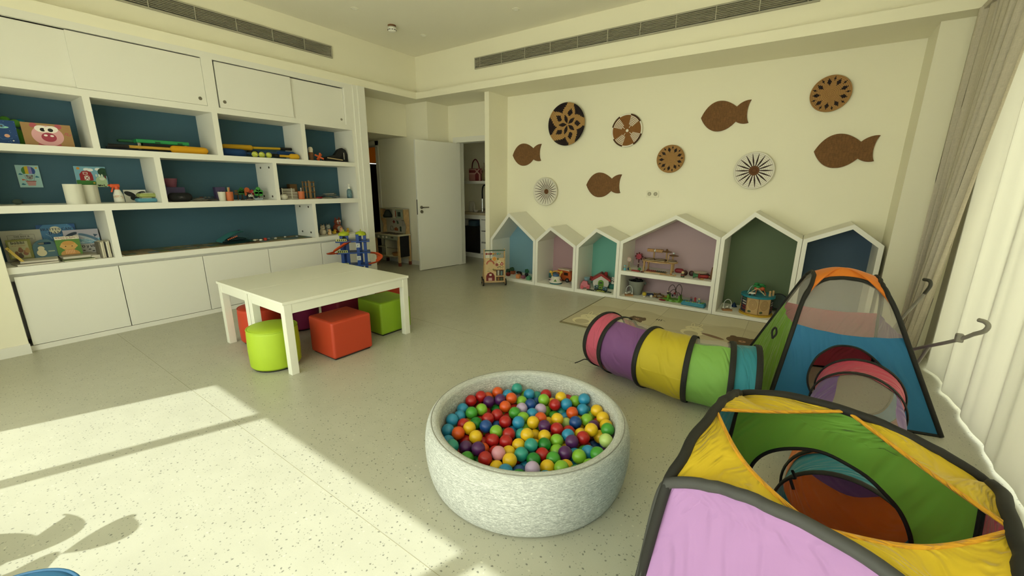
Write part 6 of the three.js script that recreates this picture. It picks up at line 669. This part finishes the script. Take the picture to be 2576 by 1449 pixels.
  one('rhythm_stick', 'ribbed wooden rhythm stick leaning on the side panel', 'rhythm stick', lathe([[0, 0], ...Array.from({ length: 20 }, (_, k) => [0.011 + 0.0015 * (k % 2), 0.004 + k * 0.007]), [0, 0.145]], 16), darkwood, [-0.785, U, -5.05], [-0.05, 0, -0.1], G); one('wrist_bells', 'small brown wrist bell by the rhythm stick', 'bell', merge([sph(0.022, 14, 10), new THREE.TorusGeometry(0.026, 0.005, 6, 20)]), M('#4a2a20', 0.5), [-0.83, U + 0.026, -5.1], null, G); one('wood_chip_toy', 'little tan wooden whistle near the shelf edge', 'whistle', new THREE.CapsuleGeometry(0.009, 0.03, 4, 10).rotateZ(R90), oak, [-0.86, U + 0.009, -4.975], [0, 0.5, 0], G);
}
{ // pale pink house, lower shelf
  const G = toyGroup('pale pink'), p = thing('stock_pot', 'grey-green plastic tub filled with dark pieces', 'tub', [-1.66, HY, -5.15], 0.4, G); part(p, 'tub', lathe([[0, 0], [0.075, 0], [0.1, 0.17], [0.106, 0.172], [0.106, 0.18], [0.096, 0.18], [0.072, 0.006], [0, 0.006]], 36), M('#84877c', 0.6)); part(p, 'lug_handle', new THREE.TorusGeometry(0.024, 0.006, 8, 20, Math.PI).rotateZ(Math.PI), M('#7a8c82', 0.6), [0.106, 0.165, 0.03], [0, 1.2, 0]); part(p, 'dark_pieces', merge(Array.from({ length: 14 }, (_, k) => bx(0.05, 0.012, 0.03, 0.004).rotateY(k).rotateX(0.4 * Math.sin(k)).translate(0.05 * Math.cos(k * 2.4), 0.165 + 0.012 * (k % 3), 0.05 * Math.sin(k * 2.4)))), M('#131315', 0.6));
  const bead = (x, z, l, turn) => { const g = thing('bead_maze', l, 'bead maze', [x, HY, z], turn, 'little white wire bead mazes'); part(g, 'base', span(-0.05, 0.05, 0, 0.02, -0.03, 0.03, 0.003), woodM('#b98a58')); part(g, 'arch_wire', tube(Array.from({ length: 13 }, (_, k) => V(-0.04 * Math.cos(k * Math.PI / 12), 0.02 + (k === 0 || k === 12 ? 0 : 0.05) + 0.06 * Math.sin(k * Math.PI / 12), 0)), 0.0035, 40), M('#cfd4d2', 0.4)); part(g, 'inner_wire', tube([V(-0.03, 0.02, 0.015), V(-0.015, 0.05, 0.01), V(0.0, 0.035, 0), V(0.015, 0.06, -0.01), V(0.03, 0.02, -0.015)], 0.0025, 30), M('#cfd4d2', 0.4)); for (const [a, b, c, r] of [[-0.04, 0.035, 0, 0.011], [0.04, 0.032, 0, 0.009], [0, 0.045, 0, 0.01]]) part(g, 'bead', sph(r, 14, 10), M('#d6d2c6', 0.35), [a, b, c]); };
  bead(-1.70, -5.01, 'small wire bead maze in front of the grey tub', 0.5); bead(-0.575, -5.05, 'small wire bead maze in the olive house shelf', 0.4);
  const c = thing('toy_digger', 'yellow and navy toy car with white wheels', 'toy car', [-1.49, HY, -5.1], 0.5, G); part(c, 'cab', sph(0.026, 16, 12), M('#b9a22c', 0.5), [-0.045, 0.04, 0.02]); part(c, 'body', span(-0.03, 0.07, 0.02, 0.045, -0.02, 0.02, 0.008), M('#17284a', 0.5)); for (const x of [-0.045, 0.04]) part(c, 'wheel', cyl(0.016, 0.016, 0.05, 18).rotateX(R90), M('#c9c5b8', 0.5), [x, 0.016, 0]);
  const hp = thing('wood_chips', 'heap of brown wooden domino pieces', 'wooden pieces', [-1.385, HY, -5.17], 0, G); for (let k = 0; k < 34; k++) { const a = rnd() * 6.28, q = 0.1 * Math.sqrt(rnd()); part(hp, 'domino', bx(0.034, 0.008, 0.018, 0.001), M(['#6f5230', '#8a6a3c', '#5a4024', '#9a7c4c'][k % 4], 0.8), [q * 1.2 * Math.cos(a), 0.006 + 0.0013 * k * (1 - q / 0.12), q * 0.7 * Math.sin(a)], [rr(-0.3, 0.3), rr(0, 3), rr(-0.3, 0.3)]); }
  one('red_oval_toy', 'flat red oval toy on the lower pink shelf', 'toy', sph(0.045, 20, 10).scale(1, 0.2, 0.5), M('#7d1418', 0.5), [-1.285, HY + 0.009, -5.03], null, G); one('yellow_car', 'small yellow and red toy car behind the bead roller', 'toy car', bx(0.08, 0.025, 0.035, 0.01), M('#b9962c', 0.5), [-1.27, HY + 0.013, -5.2], [0, 0.4, 0], G);
  const gm = thing('wire_roller', 'green plastic bead roller coaster with dark wires', 'bead maze', [-1.165, HY, -5.1], 0.1, G), gr = M('#5f9426', 0.45); part(gm, 'base', merge([cyl(0.1, 0.11, 0.024, 8).scale(1.15, 1, 0.6).translate(0, 0.012, 0), ...[0, 1, 2, 3, 4, 5, 6, 7].map((k) => sph(0.024, 12, 8).scale(1, 0.5, 1).translate(0.11 * Math.cos(k * 0.785), 0.012, 0.065 * Math.sin(k * 0.785)))]), gr); for (const [x, z] of [[-0.07, 0.03], [0.06, 0.035], [-0.06, -0.04], [0.07, -0.03]]) part(gm, 'post', cyl(0.011, 0.014, 0.06, 14), gr, [x, 0.05, z]); for (const [x0, x1, z, h] of [[-0.07, 0.0, 0.0, 0.2], [0.01, 0.07, -0.02, 0.21], [-0.05, 0.03, 0.03, 0.15]]) part(gm, 'wire', tube([V(x0, 0.06, z), V(x0, h - 0.04, z), V((x0 + x1) / 2, h, z), V(x1, h - 0.04, z), V(x1, 0.06, z)], 0.0035, 40), M('#2c1612', 0.5)); part(gm, 'wire', tube([V(-0.08, 0.11, 0.01), V(-0.02, 0.09, 0.03), V(0.04, 0.11, 0.0), V(0.08, 0.05, 0.02)], 0.0035, 30), M('#2c1612', 0.5)); for (const [x, y, z, col] of [[-0.08, 0.11, 0.01, '#c9b8a0'], [-0.08, 0.095, 0.012, '#1c1714'], [0.0, 0.1, 0.02, '#8a1f20'], [0.025, 0.105, 0.01, '#c2a898'], [-0.02, 0.07, 0.02, '#1c2a4a']]) part(gm, 'bead', sph(0.012, 12, 8), M(col, 0.5), [x, y, z]);
  const pn = thing('toy_piano', 'blue toy keyboard with coloured keys and three figures', 'toy piano', [-0.925, HY, -5.02], -0.05, G); part(pn, 'body', bx(0.265, 0.034, 0.105, 0.016), M('#2a7f96', 0.45), [0, 0.018, 0]); part(pn, 'shell', bx(0.25, 0.02, 0.09, 0.01), M('#2f8aa0', 0.45), [0, 0.036, -0.004]); ['#b9a850', '#6f9a3c', '#9a7a84', '#c9b864', '#6f9a3c', '#9f8a98', '#c9bc84', '#6f9a3c'].forEach((q, k) => part(pn, 'key', bx(0.018, 0.008, 0.026, 0.004), M(q, 0.5), [-0.08 + k * 0.024, 0.048, 0.02])); [['#9a6a70', '#3a4a5a'], ['#9c2f34', '#9c2f34'], ['#c2b48c', '#4f8a90']].forEach(([h2, b2], k) => { const f = part(pn, 'pop_up_figure', cyl(0.011, 0.014, 0.03, 14), M(b2, 0.5), [-0.04 + k * 0.045, 0.06, -0.03]); part(f, 'figure_head', sph(0.013, 14, 10), M(h2, 0.5), [0, 0.023, 0]); }); part(pn, 'green_button', sph(0.016, 14, 8).scale(1.2, 0.5, 1), M('#6f9a50', 0.5), [0.1, 0.046, -0.01]);
}
{ // olive house
  const G = toyGroup('olive green'), c = thing('activity_cube', 'octagonal wooden activity centre with blue lid and wire maze', 'activity centre', [-0.30, HY, -5.12], 0.2, G), n = 8, R = 0.15;
  part(c, 'foot_ring', cyl(0.162, 0.165, 0.02, 40), M('#b99420', 0.5), [0, 0.01, 0]); part(c, 'core', cyl(R - 0.012, R - 0.012, 0.18, n).rotateY(Math.PI / n), birch, [0, 0.11, 0]); part(c, 'lid', cyl(0.165, 0.165, 0.022, 40), M('#1f7f92', 0.45), [0, 0.211, 0]);
  const sides = [(g) => { bg('#b99a68')(g, 128, 160); for (const r of [50, 38, 26, 14]) { g.strokeStyle = '#6a4a24'; g.lineWidth = 3; g.beginPath(); g.arc(64, 66, r, 0, 7); g.stroke(); } ell(g, 30, 140, 22, 12, '#3f4a26'); }, (g) => { bg('#1c1f33')(g, 128, 160); for (let j = 0; j < 5; j++) { line(g, [[12, 20 + j * 26], [116, 20 + j * 26]], '#9a958a', 2); for (let k = 0; k < 6; k++) ell(g, 34 + k * 14 + j * 4, 20 + j * 26, 7, 8, ['#2f6a4a', '#c9c4b4', '#c9c4b4', '#8a1f24', '#8a1f24'][j]); } }, (g) => { bg('#3f5a78')(g, 128, 160); for (const [x, y, r, q] of [[44, 92, 30, '#9c2f2a'], [92, 44, 26, '#1f3f7a'], [94, 116, 24, '#b9862c']]) { ell(g, x, y, r, r, q); ell(g, x, y, 7, 7, '#d9d2c0'); } }, (g) => { bg('#8a7a48')(g, 128, 160); ell(g, 64, 130, 60, 40, '#3f5a2c'); ell(g, 50, 90, 20, 24, '#c9bfa8'); ell(g, 86, 60, 22, 16, '#7a3a24'); }].map((f) => print(canvasTex(128, 160, f)));
  for (let k = 0; k < n; k++) { const a = (k + 0.5) * 2 * Math.PI / n, s = part(c, 'side_board', bx(0.108, 0.178, 0.008, 0.001), birch, [Math.sin(a) * (R - 0.012), 0.111, Math.cos(a) * (R - 0.012)], [0, a, 0]); part(s, 'side_print', new THREE.PlaneGeometry(0.1, 0.168), sides[[0, 1, 2, 3, 0, 2, 1, 0][k]], [0, 0, 0.0046]); if ([2, 5].includes(k)) for (const [x, y, q] of [[-0.015, -0.012, '#8f2a26'], [0.022, 0.035, '#1c3a74'], [0.023, -0.04, '#b08028']]) part(s, 'gear', cyl(0.022, 0.022, 0.01, 12).rotateX(R90), M(q, 0.5), [x, y, 0.009]); }
  for (const [col, pts] of [['#2f7a44', [[-0.06, 0.22, 0], [-0.05, 0.31, 0.01], [0, 0.335, 0], [0.05, 0.31, -0.01], [0.06, 0.22, 0]]], ['#b5562a', [[-0.03, 0.22, 0.03], [-0.02, 0.28, 0.03], [0.03, 0.29, 0.02], [0.07, 0.22, 0.03]]], ['#c9b890', [[-0.1, 0.22, 0.03], [-0.06, 0.26, 0.04], [-0.02, 0.29, 0.05], [0.03, 0.25, 0.05], [0.06, 0.22, 0.05]]], ['#8fb0a8', [[-0.1, 0.22, -0.03], [-0.06, 0.3, -0.03], [0.02, 0.24, -0.04], [0.08, 0.22, -0.05]]]]) part(c, 'maze_wire', tube(pts.map((q) => V(...q)), 0.0045, 40), M(col, 0.5)); part(c, 'palm_crown', merge([0, 1, 2, 3, 4, 5].map((k) => sph(0.02, 12, 8).scale(1.4, 0.7, 0.8).translate(0.035 * Math.cos(k), 0.315 + 0.015 * Math.sin(k * 2), 0.02 * Math.sin(k)))), M('#1f7a3c', 0.6)); part(c, 'palm_fruit', merge([0, 1, 2].map((k) => sph(0.022, 14, 10).translate(-0.025 + 0.028 * k, 0.285, 0.01))), M('#b8502a', 0.6));
  const wh = part(c, 'animal_car', bx(0.06, 0.022, 0.02, 0.006), M('#d0cabc', 0.6), [-0.07, 0.245, 0.09]); for (const x of [-0.02, 0.02]) part(wh, 'animal_wheel', cyl(0.01, 0.01, 0.026, 14).rotateX(R90), black, [x, -0.014, 0]); for (const [x, z] of [[0.1, 0.06], [0.135, 0.02]]) { const p2 = part(c, 'peg_figure', cyl(0.01, 0.012, 0.04, 12), birch, [x, 0.242, z]); part(p2, 'peg_head', sph(0.011, 12, 8), M('#c9a070', 0.6), [0, 0.028, 0]); }
  one('blue_pyramid', 'small blue toy pyramid beside the activity centre', 'toy', lathe([[0, 0.06], [0.012, 0.045], [0.034, 0]], 4), M('#16355f', 0.5), [-0.53, HY, -5.26], null, G);
  const rk = thing('net_racket', 'dark round-framed net racket leaning behind the activity centre', 'racket', [-0.11, HY, -5.28], 0, G); part(rk, 'frame', new THREE.TorusGeometry(0.085, 0.006, 8, 44), M('#14161c', 0.6), [0, 0.13, 0]); part(rk, 'net', new THREE.CircleGeometry(0.083, 36), new THREE.MeshStandardMaterial({ color: '#5a6a70', roughness: 0.9, transparent: true, opacity: 0.45, side: THREE.DoubleSide }), [0, 0.13, 0]); part(rk, 'handle', bar(V(0, 0, 0), V(0, 0.05, 0), 0.008), M('#14161c', 0.6)); rk.rotation.x = -0.1;
}

// ---------- folded stroller behind the pyramid tent ----------
{
  const s = thing('folded_stroller', 'folded grey umbrella stroller with hooked handles behind the tent', 'stroller', [0.84, 0, -3.75]), m = M('#8d897c', 0.4), L = (x, y, z) => V(x - 0.84, y, z + 3.75);
  const A = [L(0.66, 0.10, -4.15), L(0.74, 0.33, -3.75), L(0.845, 0.55, -3.36), L(0.875, 0.605, -3.3)], hook = [L(0.875, 0.605, -3.3), L(0.9, 0.645, -3.255), L(0.905, 0.675, -3.25), L(0.895, 0.69, -3.27), L(0.878, 0.69, -3.3)];
  part(s, 'frame_tube', tube(A, 0.011, 40), m); part(s, 'hook_handle', tube(hook, 0.012, 30), m); part(s, 'frame_tube', tube([L(0.62, 0.1, -4.2), L(0.7, 0.4, -4.16), L(0.79, 0.66, -4.1)], 0.011, 30), m); part(s, 'hook_handle', tube([L(0.79, 0.66, -4.1), L(0.805, 0.73, -4.08), L(0.8, 0.755, -4.1), L(0.775, 0.757, -4.14)], 0.012, 24), M('#3a382f', 0.5)); part(s, 'cross_bar', bar(L(0.74, 0.33, -3.75), L(0.66, 0.28, -4.17), 0.009), m); part(s, 'joint', bx(0.035, 0.05, 0.04, 0.008), m, [0.0, 0.555, 0.385]);
  part(s, 'seat_fabric', surf((u, v) => { const p = lerp(lerp(A[0], A[1], v), lerp(L(0.62, 0.1, -4.2), L(0.7, 0.4, -4.16), v), u); p.y += -0.05 * Math.sin(u * 3.14); return p; }, 12, 8), M('#77736a', 0.9, { side: THREE.DoubleSide }));
  for (const [x, z] of [[0.66, -4.12], [0.62, -4.2], [0.75, -3.82], [0.72, -4.05]]) part(s, 'wheel', cyl(0.06, 0.06, 0.025, 24).rotateZ(R90), black, [x - 0.84, 0.06, z + 3.75]); part(s, 'rear_leg', bar(L(0.75, 0.06, -3.82), L(0.78, 0.42, -3.6), 0.01), m); part(s, 'rear_leg', bar(L(0.72, 0.06, -4.05), L(0.68, 0.3, -4.16), 0.01), m);
}

// ---------- just outside the frame: potted plant by the window and a blue pouf ----------
roundPouf(-1.507, 0.132, 0.19, '#1d5577', 'blue round pouf in the shade of the plant');
{
  const p = thing('potted_plant', 'large-leaved potted plant standing by the window', 'potted plant', [-2.36, 0, 0.585]), leafM = MP({ color: '#2f5a2a', roughness: 0.6, transmission: 0.12, thickness: 0, side: THREE.DoubleSide });
  part(p, 'pot', lathe([[0, 0], [0.15, 0], [0.19, 0.32], [0.2, 0.34], [0.17, 0.34], [0.14, 0.03], [0, 0.03]], 32), M('#b9b2a2', 0.8)); part(p, 'soil', cyl(0.165, 0.16, 0.02, 28), M('#3a2c20', 1), [0, 0.3, 0]);
  for (let k = 0; k < 13; k++) { const a = k * 2.4, len = 0.2 + 0.12 * hash(k, 2), h = 0.4 + 0.38 * hash(k, 5), out = 0.07 + 0.12 * hash(k, 9), c = Math.cos(a), s = Math.sin(a); const base = V(0.03 * c, 0.3, 0.03 * s), mid = V(out * 0.5 * c, h * 0.8, out * 0.5 * s), tip = V(out * c, h, out * s); part(p, 'stem', tube([base, mid, tip], 0.007, 14), M('#4a6a34', 0.7)); part(p, 'leaf', surf((u, v) => { const w = 0.075 * Math.sin(Math.PI * Math.pow(v, 0.8)) * (u - 0.5) * 2; return V((out + len * v) * c - s * w, h + 0.1 * Math.sin(v * 2.2) - 0.18 * v * v + 0.03 * Math.abs(u - 0.5), (out + len * v) * s + c * w); }, 6, 14), leafM); }
}
renderer.render(scene, camera);
